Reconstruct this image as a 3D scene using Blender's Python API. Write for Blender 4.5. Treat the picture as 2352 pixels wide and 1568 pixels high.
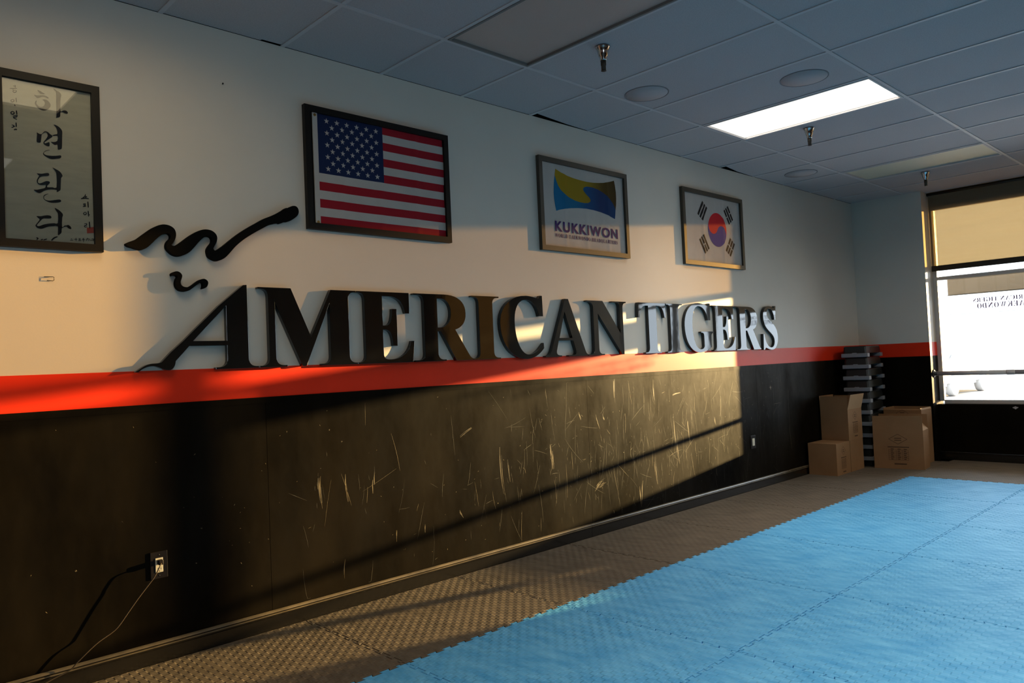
import bpy, bmesh, math, random
from mathutils import Vector, Matrix
from mathutils.geometry import delaunay_2d_cdt
random.seed(7)
S = bpy.context.scene
C = S.collection
for o in list(bpy.data.objects):
    bpy.data.objects.remove(o)

# ------------------------------------------------------------------ camera
CAM = Vector((-1.27841778, -3.60109808, 1.25))
R_ = Vector((0.72215387, -0.69033271, -0.04398345))
U_ = Vector((0.01097753, -0.05213936, 0.99857948))
F_ = Vector((0.69164535, 0.72161086, 0.0300745))
FOC = 1744.3936
cd = bpy.data.cameras.new('camera')
cd.sensor_width = 36.0
cd.sensor_fit = 'HORIZONTAL'
cd.lens = FOC / 2352 * 36
cd.clip_start = 0.05
cd.clip_end = 300
cam = bpy.data.objects.new('camera', cd)
C.objects.link(cam)
m = Matrix((R_, U_, -F_)).transposed().to_4x4()
m.translation = CAM
cam.matrix_world = m
S.camera = cam

# ------------------------------------------------------------------ light
S.view_settings.view_transform = 'Standard'
S.view_settings.look = 'None'
S.view_settings.gamma = 1.0
S.view_settings.use_curve_mapping = False
S.view_settings.exposure = 0.0
SKY = 6.2
w = bpy.data.worlds.new('sky')
S.world = w
w.use_nodes = True
bg = w.node_tree.nodes['Background']
bg.inputs['Color'].default_value = (0.78, 0.88, 1.0, 1)
bg.inputs['Strength'].default_value = SKY

SUN_DIR = Vector((-3.71, 1.0, -0.385)).normalized()
sl = bpy.data.lights.new('low_sun', 'SUN')
sl.energy = 21.0
sl.color = (1.0, 0.67, 0.28)
sl.angle = math.radians(0.55)
sun = bpy.data.objects.new('low_sun', sl)
C.objects.link(sun)
sun.rotation_euler = SUN_DIR.to_track_quat('-Z', 'Y').to_euler()
sun.location = (20, -6, 5)


# ------------------------------------------------------------------ helpers
def tag(o, label=None, cat=None, group=None, kind=None):
    if label: o['label'] = label
    if cat: o['category'] = cat
    if group: o['group'] = group
    if kind: o['kind'] = kind
    return o


def thing(name, label, cat, loc=(0, 0, 0), rz=0, group=None):
    o = bpy.data.objects.new(name, None)
    C.objects.link(o)
    o.location = loc
    o.rotation_euler = (0, 0, rz)
    o.empty_display_size = 0.05
    return tag(o, label, cat, group)


def mesh_obj(name, me, parent=None, loc=None):
    o = bpy.data.objects.new(name, me)
    C.objects.link(o)
    if parent: o.parent = parent
    if loc: o.location = loc
    return o


def link_bm(name, bm, mats, parent=None, loc=None, smooth=False):
    me = bpy.data.meshes.new(name)
    bmesh.ops.recalc_face_normals(bm, faces=bm.faces[:])
    bm.to_mesh(me)
    bm.free()
    for mt in (mats if isinstance(mats, (list, tuple)) else [mats]):
        me.materials.append(mt)
    if smooth:
        for p in me.polygons: p.use_smooth = True
    return mesh_obj(name, me, parent, loc)


def box(bm, x0, x1, y0, y1, z0, z1, mi=0, bev=0.0):
    v = [bm.verts.new(p) for p in ((x0, y0, z0), (x1, y0, z0), (x1, y1, z0), (x0, y1, z0),
                                   (x0, y0, z1), (x1, y0, z1), (x1, y1, z1), (x0, y1, z1))]
    fs = []
    for i in ((0, 3, 2, 1), (4, 5, 6, 7), (0, 1, 5, 4), (1, 2, 6, 5), (2, 3, 7, 6), (3, 0, 4, 7)):
        f = bm.faces.new([v[k] for k in i])
        f.material_index = mi
        fs.append(f)
    if bev > 0:
        es = list({e for f in fs for e in f.edges})
        r = bmesh.ops.bevel(bm, geom=es, offset=bev, segments=2, affect='EDGES', profile=0.5)
        for f in r['faces']: f.material_index = mi
    return fs


def prism(bm, pts, axis, a, b, mi=0):
    """extrude polygon pts (2d) along axis from a to b. axis 'y': pts are (x,z); 'x': (y,z); 'z': (x,y)"""
    def P(p, t):
        return {'y': (p[0], t, p[1]), 'x': (t, p[0], p[1]), 'z': (p[0], p[1], t)}[axis]
    A = [bm.verts.new(P(p, a)) for p in pts]
    B = [bm.verts.new(P(p, b)) for p in pts]
    n = len(pts)
    f = bm.faces.new(A); f.material_index = mi
    f = bm.faces.new(B[::-1]); f.material_index = mi
    for i in range(n):
        f = bm.faces.new((A[i], B[i], B[(i + 1) % n], A[(i + 1) % n]))
        f.material_index = mi


def flat(bm, pts, y, mi=0):
    """flat printed polygon on the plane y (pts are x,z), facing -y"""
    f = bm.faces.new([bm.verts.new((p[0], y, p[1])) for p in pts])
    f.material_index = mi
    f.normal_update()
    if f.normal.y > 0: f.normal_flip()
    return f


def lathe(bm, prof, segs=24, mi=0, c=(0, 0)):
    rings = []
    for r, z in prof:
        rings.append([bm.verts.new((c[0] + r * math.cos(2 * math.pi * i / segs), c[1] + r * math.sin(2 * math.pi * i / segs), z)) for i in range(segs)])
    for a, b in zip(rings, rings[1:]):
        for i in range(segs):
            f = bm.faces.new((a[i], a[(i + 1) % segs], b[(i + 1) % segs], b[i]))
            f.material_index = mi
            f.smooth = True
    for rg in (rings[0], rings[-1]):
        f = bm.faces.new(rg); f.material_index = mi


def tube(bm, pts, r, segs=8, mi=0):
    pts = [Vector(p) for p in pts]
    rings = []
    n = len(pts)
    up = Vector((0.13, 0.31, 0.94)).normalized()
    for i, p in enumerate(pts):
        t = (pts[min(i + 1, n - 1)] - pts[max(i - 1, 0)]).normalized()
        s = t.cross(up)
        if s.length < 1e-3: s = t.cross(Vector((1, 0, 0)))
        s.normalize()
        q = s.cross(t).normalized()
        rr = r[i] if isinstance(r, (list, tuple)) else r
        rings.append([bm.verts.new(p + rr * (math.cos(2 * math.pi * k / segs) * s + math.sin(2 * math.pi * k / segs) * q)) for k in range(segs)])
    for a, b in zip(rings, rings[1:]):
        for k in range(segs):
            f = bm.faces.new((a[k], a[(k + 1) % segs], b[(k + 1) % segs], b[k]))
            f.material_index = mi
            f.smooth = True
    for rg in (rings[0], rings[-1]):
        f = bm.faces.new(rg); f.material_index = mi


def spline(pts, n=8):
    """Catmull-Rom through points of any dimension"""
    P = [pts[0]] + list(pts) + [pts[-1]]
    out = []
    for i in range(1, len(P) - 2):
        for k in range(n):
            t = k / n
            out.append(tuple(0.5 * ((2 * b) + (c - a) * t + (2 * a - 5 * b + 4 * c - d) * t * t + (3 * b - a - 3 * c + d) * t ** 3)
                             for a, b, c, d in zip(P[i - 1], P[i], P[i + 1], P[i + 2])))
    out.append(tuple(pts[-1]))
    return out


def closed_spline(pts, n=4):
    m_ = len(pts)
    out = []
    for i in range(m_):
        a, b, c, d = pts[i - 1], pts[i], pts[(i + 1) % m_], pts[(i + 2) % m_]
        for k in range(n):
            t = k / n
            out.append(tuple(0.5 * ((2 * b_) + (c_ - a_) * t + (2 * a_ - 5 * b_ + 4 * c_ - d_) * t * t + (3 * b_ - a_ - 3 * c_ + d_) * t ** 3)
                             for a_, b_, c_, d_ in zip(a, b, c, d)))
    return out


def ribbon(bm, pts, ws, y, mi=0):
    """brush stroke: centre line pts (x,z) with half widths ws"""
    n = len(pts)
    L, Rr = [], []
    for i, p in enumerate(pts):
        a = Vector(pts[max(i - 1, 0)]); b = Vector(pts[min(i + 1, n - 1)])
        t = (b - a)
        if t.length < 1e-9: t = Vector((1, 0))
        t.normalize()
        nn = Vector((-t.y, t.x))
        wd = ws[i] if isinstance(ws, (list, tuple)) else ws
        L.append(Vector(p) + nn * wd)
        Rr.append(Vector(p) - nn * wd)
    for i in range(n - 1):
        try:
            flat(bm, [L[i], L[i + 1], Rr[i + 1], Rr[i]], y, mi)
        except ValueError:
            pass


def px_wall(px, py, y):
    """a point of the long wall's plane, measured from the photo"""
    d = F_ + (px - 1176) / FOC * R_ - (py - 784) / FOC * U_
    t = (y - CAM.y) / d.y
    p = CAM + t * d
    return (p.x, p.z)


def curve_mesh(outlines, depth, bevel=0.0, cyc=True):
    """filled and extruded outlines (x,y), holes allowed -> mesh, extruded symmetrically in z by depth"""
    cu = bpy.data.curves.new('outline', 'CURVE')
    cu.dimensions = '2D'
    cu.fill_mode = 'BOTH'
    cu.extrude = depth / 2 - bevel
    cu.bevel_depth = bevel
    cu.bevel_resolution = 1
    cu.offset = -bevel
    for pts in outlines:
        sp = cu.splines.new('POLY')
        sp.points.add(len(pts) - 1)
        for q, p in zip(sp.points, pts): q.co = (p[0], p[1], 0, 1)
        sp.use_cyclic_u = True
    ob = bpy.data.objects.new('outline', cu)
    C.objects.link(ob)
    dg = bpy.context.evaluated_depsgraph_get()
    dg.update()
    me = bpy.data.meshes.new_from_object(ob.evaluated_get(dg))
    bpy.data.objects.remove(ob)
    bpy.data.curves.remove(cu)
    return me


def text_faces(bm, s, x0, x1, z0, z1, y, mi, bold=0.0, align=None):
    """flat lettering set in the built-in font, fitted to the rectangle"""
    cu = bpy.data.curves.new('txt', 'FONT')
    cu.body = s
    cu.size = 1
    cu.offset = bold
    cu.space_character = 1.0 + bold * 7
    ob = bpy.data.objects.new('txt', cu)
    C.objects.link(ob)
    dg = bpy.context.evaluated_depsgraph_get()
    dg.update()
    me = bpy.data.meshes.new_from_object(ob.evaluated_get(dg))
    bpy.data.objects.remove(ob)
    vs = [v.co.copy() for v in me.vertices]
    if vs:
        a, b = min(v.x for v in vs), max(v.x for v in vs)
        c, d = min(v.y for v in vs), max(v.y for v in vs)
        for p in me.polygons:
            try:
                flat(bm, [(x0 + (vs[i].x - a) / (b - a) * (x1 - x0), z0 + (vs[i].y - c) / (d - c) * (z1 - z0)) for i in p.vertices], y, mi)
            except ValueError:
                pass
    bpy.data.meshes.remove(me)


# ------------------------------------------------------------------ materials
def mat(name, col, rough=0.5, spec=0.5, metal=0.0, noise=None, bump=None, emit=None, coat=0.0, sheen=None):
    """noise=(scale, amount, stretch) colour variation; bump=(scale, strength, dist)"""
    mt = bpy.data.materials.new(name)
    mt.use_nodes = True
    nt = mt.node_tree
    b = nt.nodes['Principled BSDF']
    b.inputs['Base Color'].default_value = (*col, 1)
    b.inputs['Roughness'].default_value = rough
    b.inputs['Specular IOR Level'].default_value = spec
    b.inputs['Metallic'].default_value = metal
    b.inputs['Coat Weight'].default_value = coat
    if emit:
        b.inputs['Emission Color'].default_value = (*emit[0], 1)
        b.inputs['Emission Strength'].default_value = emit[1]
    if noise or bump:
        tc = nt.nodes.new('ShaderNodeTexCoord')
    if noise:
        mp = nt.nodes.new('ShaderNodeMapping')
        mp.inputs['Scale'].default_value = noise[2] if len(noise) > 2 else (1, 1, 1)
        nt.links.new(tc.outputs['Object'], mp.inputs['Vector'])
        nz = nt.nodes.new('ShaderNodeTexNoise')
        nz.inputs['Scale'].default_value = noise[0]
        nz.inputs['Detail'].default_value = 6
        nz.inputs['Roughness'].default_value = 0.6
        nt.links.new(mp.outputs['Vector'], nz.inputs['Vector'])
        rp = nt.nodes.new('ShaderNodeValToRGB')
        rp.color_ramp.elements[0].position = 0.3
        rp.color_ramp.elements[1].position = 0.7
        a = noise[1]
        lo = noise[3] if len(noise) > 3 else tuple(c * (1 - a) for c in col)
        hi = noise[4] if len(noise) > 4 else tuple(min(1, c * (1 + a)) for c in col)
        rp.color_ramp.elements[0].color = (*lo, 1)
        rp.color_ramp.elements[1].color = (*hi, 1)
        nt.links.new(nz.outputs['Fac'], rp.inputs['Fac'])
        nt.links.new(rp.outputs['Color'], b.inputs['Base Color'])
    if bump:
        nz2 = nt.nodes.new('ShaderNodeTexNoise')
        nz2.inputs['Scale'].default_value = bump[0]
        nz2.inputs['Detail'].default_value = 3
        nt.links.new(tc.outputs['Object'], nz2.inputs['Vector'])
        bp = nt.nodes.new('ShaderNodeBump')
        bp.inputs['Strength'].default_value = bump[1]
        bp.inputs['Distance'].default_value = bump[2]
        nt.links.new(nz2.outputs['Fac'], bp.inputs['Height'])
        nt.links.new(bp.outputs['Normal'], b.inputs['Normal'])
    return mt


def foam(name, lo, hi, rough, bstr):
    """EVA foam with a pressed checker of little lozenges"""
    mt = mat(name, hi, rough, 0.2, noise=(7.0, 0.2, (2.6, 0.8, 1), lo, hi))
    nt = mt.node_tree
    b = nt.nodes['Principled BSDF']
    tc = nt.nodes.new('ShaderNodeTexCoord')
    sx = nt.nodes.new('ShaderNodeSeparateXYZ')
    nt.links.new(tc.outputs['Object'], sx.inputs[0])

    def wave(sock, k):
        a = nt.nodes.new('ShaderNodeMath'); a.operation = 'MULTIPLY'; a.inputs[1].default_value = k
        nt.links.new(sock, a.inputs[0])
        s = nt.nodes.new('ShaderNodeMath'); s.operation = 'SINE'
        nt.links.new(a.outputs[0], s.inputs[0])
        return s.outputs[0]
    mu = nt.nodes.new('ShaderNodeMath'); mu.operation = 'MULTIPLY'
    nt.links.new(wave(sx.outputs['X'], math.pi / 0.030), mu.inputs[0])
    nt.links.new(wave(sx.outputs['Y'], math.pi / 0.030), mu.inputs[1])
    g = nt.nodes.new('ShaderNodeMath'); g.operation = 'MULTIPLY_ADD'
    g.inputs[1].default_value = 2.2
    g.inputs[2].default_value = 0.5
    g.use_clamp = True
    nt.links.new(mu.outputs[0], g.inputs[0])
    bp = nt.nodes.new('ShaderNodeBump')
    wn = nt.nodes.new('ShaderNodeTexNoise')      # worn smooth here and there
    wn.inputs['Scale'].default_value = 2.6
    nt.links.new(tc.outputs['Object'], wn.inputs['Vector'])
    mr = nt.nodes.new('ShaderNodeMapRange')
    mr.inputs['From Min'].default_value = 0.36
    mr.inputs['From Max'].default_value = 0.62
    mr.inputs['To Min'].default_value = bstr * 0.3
    mr.inputs['To Max'].default_value = bstr
    nt.links.new(wn.outputs['Fac'], mr.inputs['Value'])
    nt.links.new(mr.outputs['Result'], bp.inputs['Strength'])
    bp.inputs['Distance'].default_value = 0.0035
    nt.links.new(g.outputs[0], bp.inputs['Height'])
    nt.links.new(bp.outputs['Normal'], b.inputs['Normal'])
    return mt


def sheer(name, col, clear, clearcol, trans, transcol):
    """woven shade cloth: lets some light straight through, scatters some"""
    mt = bpy.data.materials.new(name)
    mt.use_nodes = True
    nt = mt.node_tree
    nt.nodes.clear()
    out = nt.nodes.new('ShaderNodeOutputMaterial')
    d = nt.nodes.new('ShaderNodeBsdfDiffuse'); d.inputs['Color'].default_value = (*col, 1)
    t = nt.nodes.new('ShaderNodeBsdfTranslucent'); t.inputs['Color'].default_value = (*transcol, 1)
    c = nt.nodes.new('ShaderNodeBsdfTransparent'); c.inputs['Color'].default_value = (*clearcol, 1)
    tc = nt.nodes.new('ShaderNodeTexCoord')
    mp = nt.nodes.new('ShaderNodeMapping'); mp.inputs['Scale'].default_value = (1, 1, 14)
    nz = nt.nodes.new('ShaderNodeTexNoise'); nz.inputs['Scale'].default_value = 1.2
    nt.links.new(tc.outputs['Object'], mp.inputs['Vector'])
    nt.links.new(mp.outputs['Vector'], nz.inputs['Vector'])
    m1 = nt.nodes.new('ShaderNodeMixShader')
    mr = nt.nodes.new('ShaderNodeMapRange')
    mr.inputs['To Min'].default_value = trans * 0.8
    mr.inputs['To Max'].default_value = trans * 1.2
    nt.links.new(nz.outputs['Fac'], mr.inputs['Value'])
    nt.links.new(mr.outputs['Result'], m1.inputs[0])
    nt.links.new(d.outputs[0], m1.inputs[1]); nt.links.new(t.outputs[0], m1.inputs[2])
    m2 = nt.nodes.new('ShaderNodeMixShader'); m2.inputs[0].default_value = clear
    nt.links.new(m1.outputs[0], m2.inputs[1]); nt.links.new(c.outputs[0], m2.inputs[2])
    nt.links.new(m2.outputs[0], out.inputs['Surface'])
    return mt


def glass_mat(name, tint=(0.96, 0.98, 0.98), rough=0.0):
    mt = bpy.data.materials.new(name)
    mt.use_nodes = True
    nt = mt.node_tree
    nt.nodes.clear()
    out = nt.nodes.new('ShaderNodeOutputMaterial')
    t = nt.nodes.new('ShaderNodeBsdfTransparent'); t.inputs['Color'].default_value = (*tint, 1)
    g = nt.nodes.new('ShaderNodeBsdfGlossy'); g.inputs['Roughness'].default_value = rough
    fr = nt.nodes.new('ShaderNodeFresnel'); fr.inputs['IOR'].default_value = 1.45
    mx = nt.nodes.new('ShaderNodeMixShader')
    nt.links.new(fr.outputs[0], mx.inputs[0])
    nt.links.new(t.outputs[0], mx.inputs[1]); nt.links.new(g.outputs[0], mx.inputs[2])
    nt.links.new(mx.outputs[0], out.inputs['Surface'])
    return mt


M = {}
M['wall'] = mat('white_wall_paint', (0.72, 0.66, 0.57), 0.5, 0.25, noise=(1.1, 0.04), bump=(120, 0.08, 0.002))
M['red'] = mat('red_wall_paint', (0.84, 0.035, 0.008), 0.40, 0.20, noise=(2.5, 0.07), bump=(90, 0.06, 0.002))
M['black'] = mat('black_wall_paint', (0.007, 0.0065, 0.006), 0.41, 0.05, noise=(1.6, 0.5, (1.4, 1, 0.55), (0.0022, 0.0017, 0.0012), (0.012, 0.0088, 0.005)), bump=(60, 0.08, 0.002))
_nt = M['black'].node_tree
_tc = _nt.nodes.new('ShaderNodeTexCoord')
_mp = _nt.nodes.new('ShaderNodeMapping'); _mp.inputs['Scale'].default_value = (1.9, 1, 0.8)
_nz = _nt.nodes.new('ShaderNodeTexNoise'); _nz.inputs['Scale'].default_value = 1.7; _nz.inputs['Detail'].default_value = 8; _nz.inputs['Roughness'].default_value = 0.7
_mr = _nt.nodes.new('ShaderNodeMapRange')
_mr.inputs['From Min'].default_value = 0.30; _mr.inputs['From Max'].default_value = 0.72
_mr.inputs['To Min'].default_value = 0.010; _mr.inputs['To Max'].default_value = 0.058
_nt.links.new(_tc.outputs['Object'], _mp.inputs['Vector'])
_nt.links.new(_mp.outputs['Vector'], _nz.inputs['Vector'])
_nt.links.new(_nz.outputs['Fac'], _mr.inputs['Value'])
_nt.links.new(_mr.outputs['Result'], _nt.nodes['Principled BSDF'].inputs['Specular IOR Level'])
M['scuff'] = mat('scuff_mark', (0.17, 0.125, 0.06), 0.5)
M['scuff_faint'] = mat('faint_scuff', (0.034, 0.026, 0.014), 0.5)
M['base'] = mat('black_baseboard_paint', (0.007, 0.006, 0.005), 0.20, 0.75, bump=(50, 0.05, 0.002))
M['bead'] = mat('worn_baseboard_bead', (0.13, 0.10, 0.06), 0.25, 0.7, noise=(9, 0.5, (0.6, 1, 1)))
M['gloss'] = mat('glossy_black_acrylic', (0.003, 0.003, 0.003), 0.04, 0.7, bump=(3.2, 0.25, 0.004))
M['matte_black'] = mat('matte_black_foam', (0.003, 0.003, 0.003), 0.7, 0.06)
M['tile'] = mat('ceiling_tile', (0.53, 0.485, 0.485), 0.9, 0.1, noise=(160, 0.10), bump=(180, 0.25, 0.003))
M['tbar'] = mat('ceiling_grid_white', (0.60, 0.56, 0.56), 0.5, 0.3)
M['dark'] = mat('dark_void', (0.004, 0.004, 0.004), 0.9, 0.0)
M['foam_black'] = foam('black_foam', (0.105, 0.083, 0.060), (0.175, 0.138, 0.098), 0.62, 0.8)
M['foam_blue'] = foam('blue_foam', (0.075, 0.37, 0.72), (0.18, 0.55, 0.88), 0.55, 0.85)
M['sub'] = mat('subfloor', (0.06, 0.055, 0.05), 0.7, 0.2)
M['frame_black'] = mat('black_frame', (0.007, 0.006, 0.005), 0.45, 0.25)
M['frame_brown'] = mat('dark_bronze_frame', (0.055, 0.045, 0.032), 0.4, 0.4)
M['paper'] = mat('rice_paper', (0.62, 0.57, 0.44), 0.8, 0.1, noise=(14, 0.08, (0.6, 1, 3)), bump=(26, 0.3, 0.006))
M['ink'] = mat('black_ink', (0.012, 0.010, 0.012), 0.7, 0.2)
M['seal'] = mat('red_seal_ink', (0.52, 0.10, 0.07), 0.7, 0.2)
M['glazing'] = glass_mat('picture_glass')
M['pane'] = glass_mat('window_glass', (0.97, 0.985, 0.98))
M['cloth_white'] = mat('white_flag_cloth', (0.50, 0.46, 0.42), 0.75, 0.15, noise=(8, 0.05), bump=(9, 0.35, 0.01))
M['cloth_red'] = mat('red_flag_cloth', (0.33, 0.012, 0.022), 0.75, 0.15, bump=(9, 0.35, 0.01))
M['cloth_navy'] = mat('navy_flag_cloth', (0.012, 0.022, 0.075), 0.75, 0.15, bump=(9, 0.35, 0.01))
M['brass'] = mat('brass', (0.35, 0.22, 0.08), 0.4, 0.5, 1.0)
M['purple'] = mat('indigo_print', (0.055, 0.030, 0.14), 0.75, 0.15)
M['kred'] = mat('red_print', (0.66, 0.02, 0.03), 0.75, 0.15)
M['kblue'] = mat('blue_print', (0.045, 0.04, 0.26), 0.75, 0.15)
M['kblack'] = mat('black_print', (0.02, 0.015, 0.015), 0.75, 0.15)
M['chrome'] = mat('chrome', (0.62, 0.62, 0.62), 0.18, 0.5, 1.0)
M['headdark'] = mat('dark_metal', (0.09, 0.075, 0.06), 0.5, 0.4, 0.6)
M['lamp_on'] = mat('lit_diffuser', (0.8, 0.8, 0.78), 0.5, 0.3, emit=((1.0, 0.96, 0.84), 1.1))
M['lamp_warm'] = mat('warm_lit_diffuser', (0.8, 0.78, 0.7), 0.5, 0.3, emit=((1.0, 0.82, 0.52), 1.5))
M['lamp_off'] = mat('prismatic_diffuser', (0.56, 0.42, 0.36), 0.4, 0.5, bump=(220, 0.5, 0.003))
M['lamp_dim'] = mat('yellowed_diffuser', (0.72, 0.66, 0.50), 0.4, 0.5, bump=(220, 0.5, 0.003))
M['lampframe'] = mat('lamp_frame', (0.20, 0.19, 0.18), 0.5, 0.4)
M['speaker'] = mat('painted_speaker', (0.53, 0.48, 0.48), 0.9, 0.1)
M['groove'] = mat('dark_groove', (0.32, 0.29, 0.29), 0.9, 0.1)
M['alu'] = mat('grey_aluminium', (0.55, 0.53, 0.50), 0.4, 0.5, 0.3)
M['bronze'] = mat('dark_bronze_aluminium', (0.03, 0.025, 0.02), 0.4, 0.5)
M['shade'] = sheer('tan_screen_cloth', (0.30, 0.25, 0.17), 0.115, (1.0, 0.72, 0.36), 0.4, (0.10, 0.07, 0.03))
M['shade_open'] = sheer('open_tan_screen_cloth', (0.30, 0.24, 0.15), 0.42, (1.0, 0.74, 0.34), 0.5, (0.14, 0.10, 0.05))
M['shade_dark'] = sheer('tan_blackout_cloth', (0.25, 0.19, 0.12), 0.02, (1.0, 0.70, 0.35), 0.5, (0.12, 0.075, 0.03))
M['shade_grey'] = sheer('grey_shade_cloth', (0.34, 0.32, 0.30), 0.01, (1, 0.9, 0.8), 0.35, (0.09, 0.08, 0.065))
M['hem'] = mat('dark_hem_bar', (0.025, 0.018, 0.010), 0.5, 0.4)
M['card'] = mat('brown_cardboard', (0.31, 0.165, 0.075), 0.8, 0.15, noise=(5, 0.07), bump=(40, 0.06, 0.002))
M['card_in'] = mat('cardboard_inside', (0.42, 0.25, 0.125), 0.8, 0.15, noise=(5, 0.05))
M['print'] = mat('box_print', (0.10, 0.055, 0.03), 0.8, 0.1)
M['print_red'] = mat('red_box_print', (0.30, 0.06, 0.04), 0.8, 0.1)
M['plastic'] = mat('black_plastic', (0.012, 0.014, 0.013), 0.35, 0.5, bump=(80, 0.05, 0.002))
M['grey_plastic'] = mat('grey_plastic', (0.26, 0.26, 0.27), 0.4, 0.5)
M['plate'] = mat('dark_wall_plate', (0.012, 0.008, 0.006), 0.4, 0.2)
M['ivory'] = mat('ivory_receptacle', (0.75, 0.68, 0.52), 0.4, 0.5)
M['cord'] = mat('brown_cord', (0.06, 0.04, 0.022), 0.4, 0.5)
M['pipewrap'] = mat('grey_bar_wrap', (0.70, 0.64, 0.60), 0.75, 0.2, bump=(60, 0.2, 0.002))  # wrap lightened to stand in for flare over the backlit bar
M['steel'] = mat('dark_steel', (0.05, 0.05, 0.05), 0.4, 0.5, 0.8)
M['decal'] = mat('purple_vinyl', (0.55, 0.38, 0.56), 0.6, 0.3)
M['asphalt'] = mat('asphalt', (0.36, 0.34, 0.32), 0.85, 0.2, noise=(4, 0.1))
M['stucco'] = mat('pale_stucco', (0.88, 0.87, 0.85), 0.85, 0.2)
M['roof'] = mat('grey_roof', (0.55, 0.53, 0.52), 0.85, 0.2)
M['carpaint'] = mat('silver_car_paint', (0.85, 0.85, 0.85), 0.35, 0.5, 0.2)
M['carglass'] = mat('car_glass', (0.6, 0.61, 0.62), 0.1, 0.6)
M['tyre'] = mat('tyre_rubber', (0.50, 0.48, 0.46), 0.8, 0.2)  # tyres lightened to stand in for glare washing out the view
M['sticker'] = mat('pale_sticker', (0.45, 0.40, 0.38), 0.6, 0.2)
M['wood'] = mat('brown_panel', (0.12, 0.055, 0.03), 0.5, 0.4, noise=(3, 0.3, (8, 8, 1)))


def gradient_print(name, axis, stops):
    mt = mat(name, stops[0][1], 0.75, 0.15)
    nt = mt.node_tree
    tc = nt.nodes.new('ShaderNodeTexCoord')
    sx = nt.nodes.new('ShaderNodeSeparateXYZ')
    nt.links.new(tc.outputs['Object'], sx.inputs[0])
    rp = nt.nodes.new('ShaderNodeValToRGB')
    cr = rp.color_ramp
    cr.elements[0].position, cr.elements[0].color = stops[0][0], (*stops[0][1], 1)
    cr.elements[1].position, cr.elements[1].color = stops[-1][0], (*stops[-1][1], 1)
    for p, c in stops[1:-1]:
        e = cr.elements.new(p); e.color = (*c, 1)
    nt.links.new(sx.outputs[axis], rp.inputs['Fac'])
    nt.links.new(rp.outputs['Color'], nt.nodes['Principled BSDF'].inputs['Base Color'])
    return mt


# ------------------------------------------------------------------ room shell
ZT, ZB, H = 1.293, 1.142, 2.953          # red band top and bottom, ceiling
L = 7.77                                  # face of the pier beside the window
XW = 8.03                                 # window plane
JAMB = -0.757
XBK, YR = -5.2, -8.6                      # back and right walls (behind the camera)
PIT = -0.022

bm = bmesh.new()
box(bm, XBK, 8.4, 0.0, 0.15, ZT, H + 0.001, 0)
box(bm, XBK, 8.4, 0.0, 0.15, -0.05, ZT, 1)
tag(link_bm('wall_left', bm, [M['wall'], M['black']]), kind='structure')

bm = bmesh.new()
box(bm, XBK, L, -0.0025, 0.0, ZB - 0.01, ZT, 0)
tag(link_bm('trim_1', bm, M['red']), 'glossy red stripe along the long wall', kind='structure')


def striped(bm, x0, x1, y0, y1, z0, z1):
    """wall block painted white / red / black by height: material 0,1,2"""
    for a, b, mi in ((-0.05, ZB, 2), (ZB, ZT, 1), (ZT, 4, 0)):
        lo, hi = max(a, z0), min(b, z1)
        if hi > lo: box(bm, x0, x1, y0, y1, lo, hi, mi)


SILL = 0.635
HEAD = 2.80
W1 = (-3.55, JAMB)        # big window, two panes
W4 = (-4.6, -2.6)          # fill-light window added in the unseen side wall behind the camera
W2 = (-8.0, -6.0)         # window with its shade down, out of the frame
bm = bmesh.new()
striped(bm, L, 8.11, JAMB, 0.0, -0.05, H + 0.17)
striped(bm, 7.93, 8.17, -2.75, W1[1], -0.05, SILL - 0.03)
striped(bm, 7.93, 8.17, W1[0], -2.75, -0.05, 0.80)
striped(bm, 8.06, 8.30, W1[0], W1[1], HEAD, H + 0.17)
striped(bm, L, 8.3, W2[1], W1[0], -0.05, H + 0.17)
striped(bm, 7.93, 8.17, W2[0], W2[1], -0.05, SILL - 0.03)
striped(bm, 8.06, 8.30, W2[0], W2[1], HEAD, H + 0.17)
striped(bm, L, 8.3, YR, W2[0], -0.05, H + 0.17)
tag(link_bm('wall_front', bm, [M['wall'], M['red'], M['black']]), kind='structure')
bm = bmesh.new()
striped(bm, XBK, W4[0], YR - 0.15, YR, -0.05, H + 0.17)
striped(bm, W4[0], W4[1], YR - 0.15, YR, -0.05, 0.70)
striped(bm, W4[0], W4[1], YR - 0.15, YR, 2.5, H + 0.17)
striped(bm, W4[1], 8.4, YR - 0.15, YR, -0.05, H + 0.17)
striped(bm, W4[1] + 0.1, W4[1] + 0.3, YR - 4.0, YR - 0.15, -0.25, H + 0.17)  # unseen fin added outside to keep sun out of the side window
tag(link_bm('wall_right', bm, [M['wall'], M['red'], M['black']]), kind='structure')
bm = bmesh.new()
striped(bm, XBK - 0.15, XBK, YR, 0.0, -0.05, H + 0.17)
tag(link_bm('wall_back', bm, [M['wall'], M['red'], M['black']]), kind='structure')
bm = bmesh.new()
box(bm, XBK - 0.15, 8.4, YR - 0.15, 0.15, -0.12, PIT, 0)
tag(link_bm('floor', bm, M['sub']), kind='structure')

# black wainscot with scuffs
bm = bmesh.new()
for a, b in ((XBK, -2.0), (-1.998, 0.447), (0.449, 2.887), (2.889, 5.327), (5.329, L)):
    box(bm, a, b, -0.008, 0.0, 0.0, ZB, 0)
box(bm, XBK, L, -0.0105, -0.008, ZB - 0.03, ZB, 0)


rs = random.Random(3)


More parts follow.
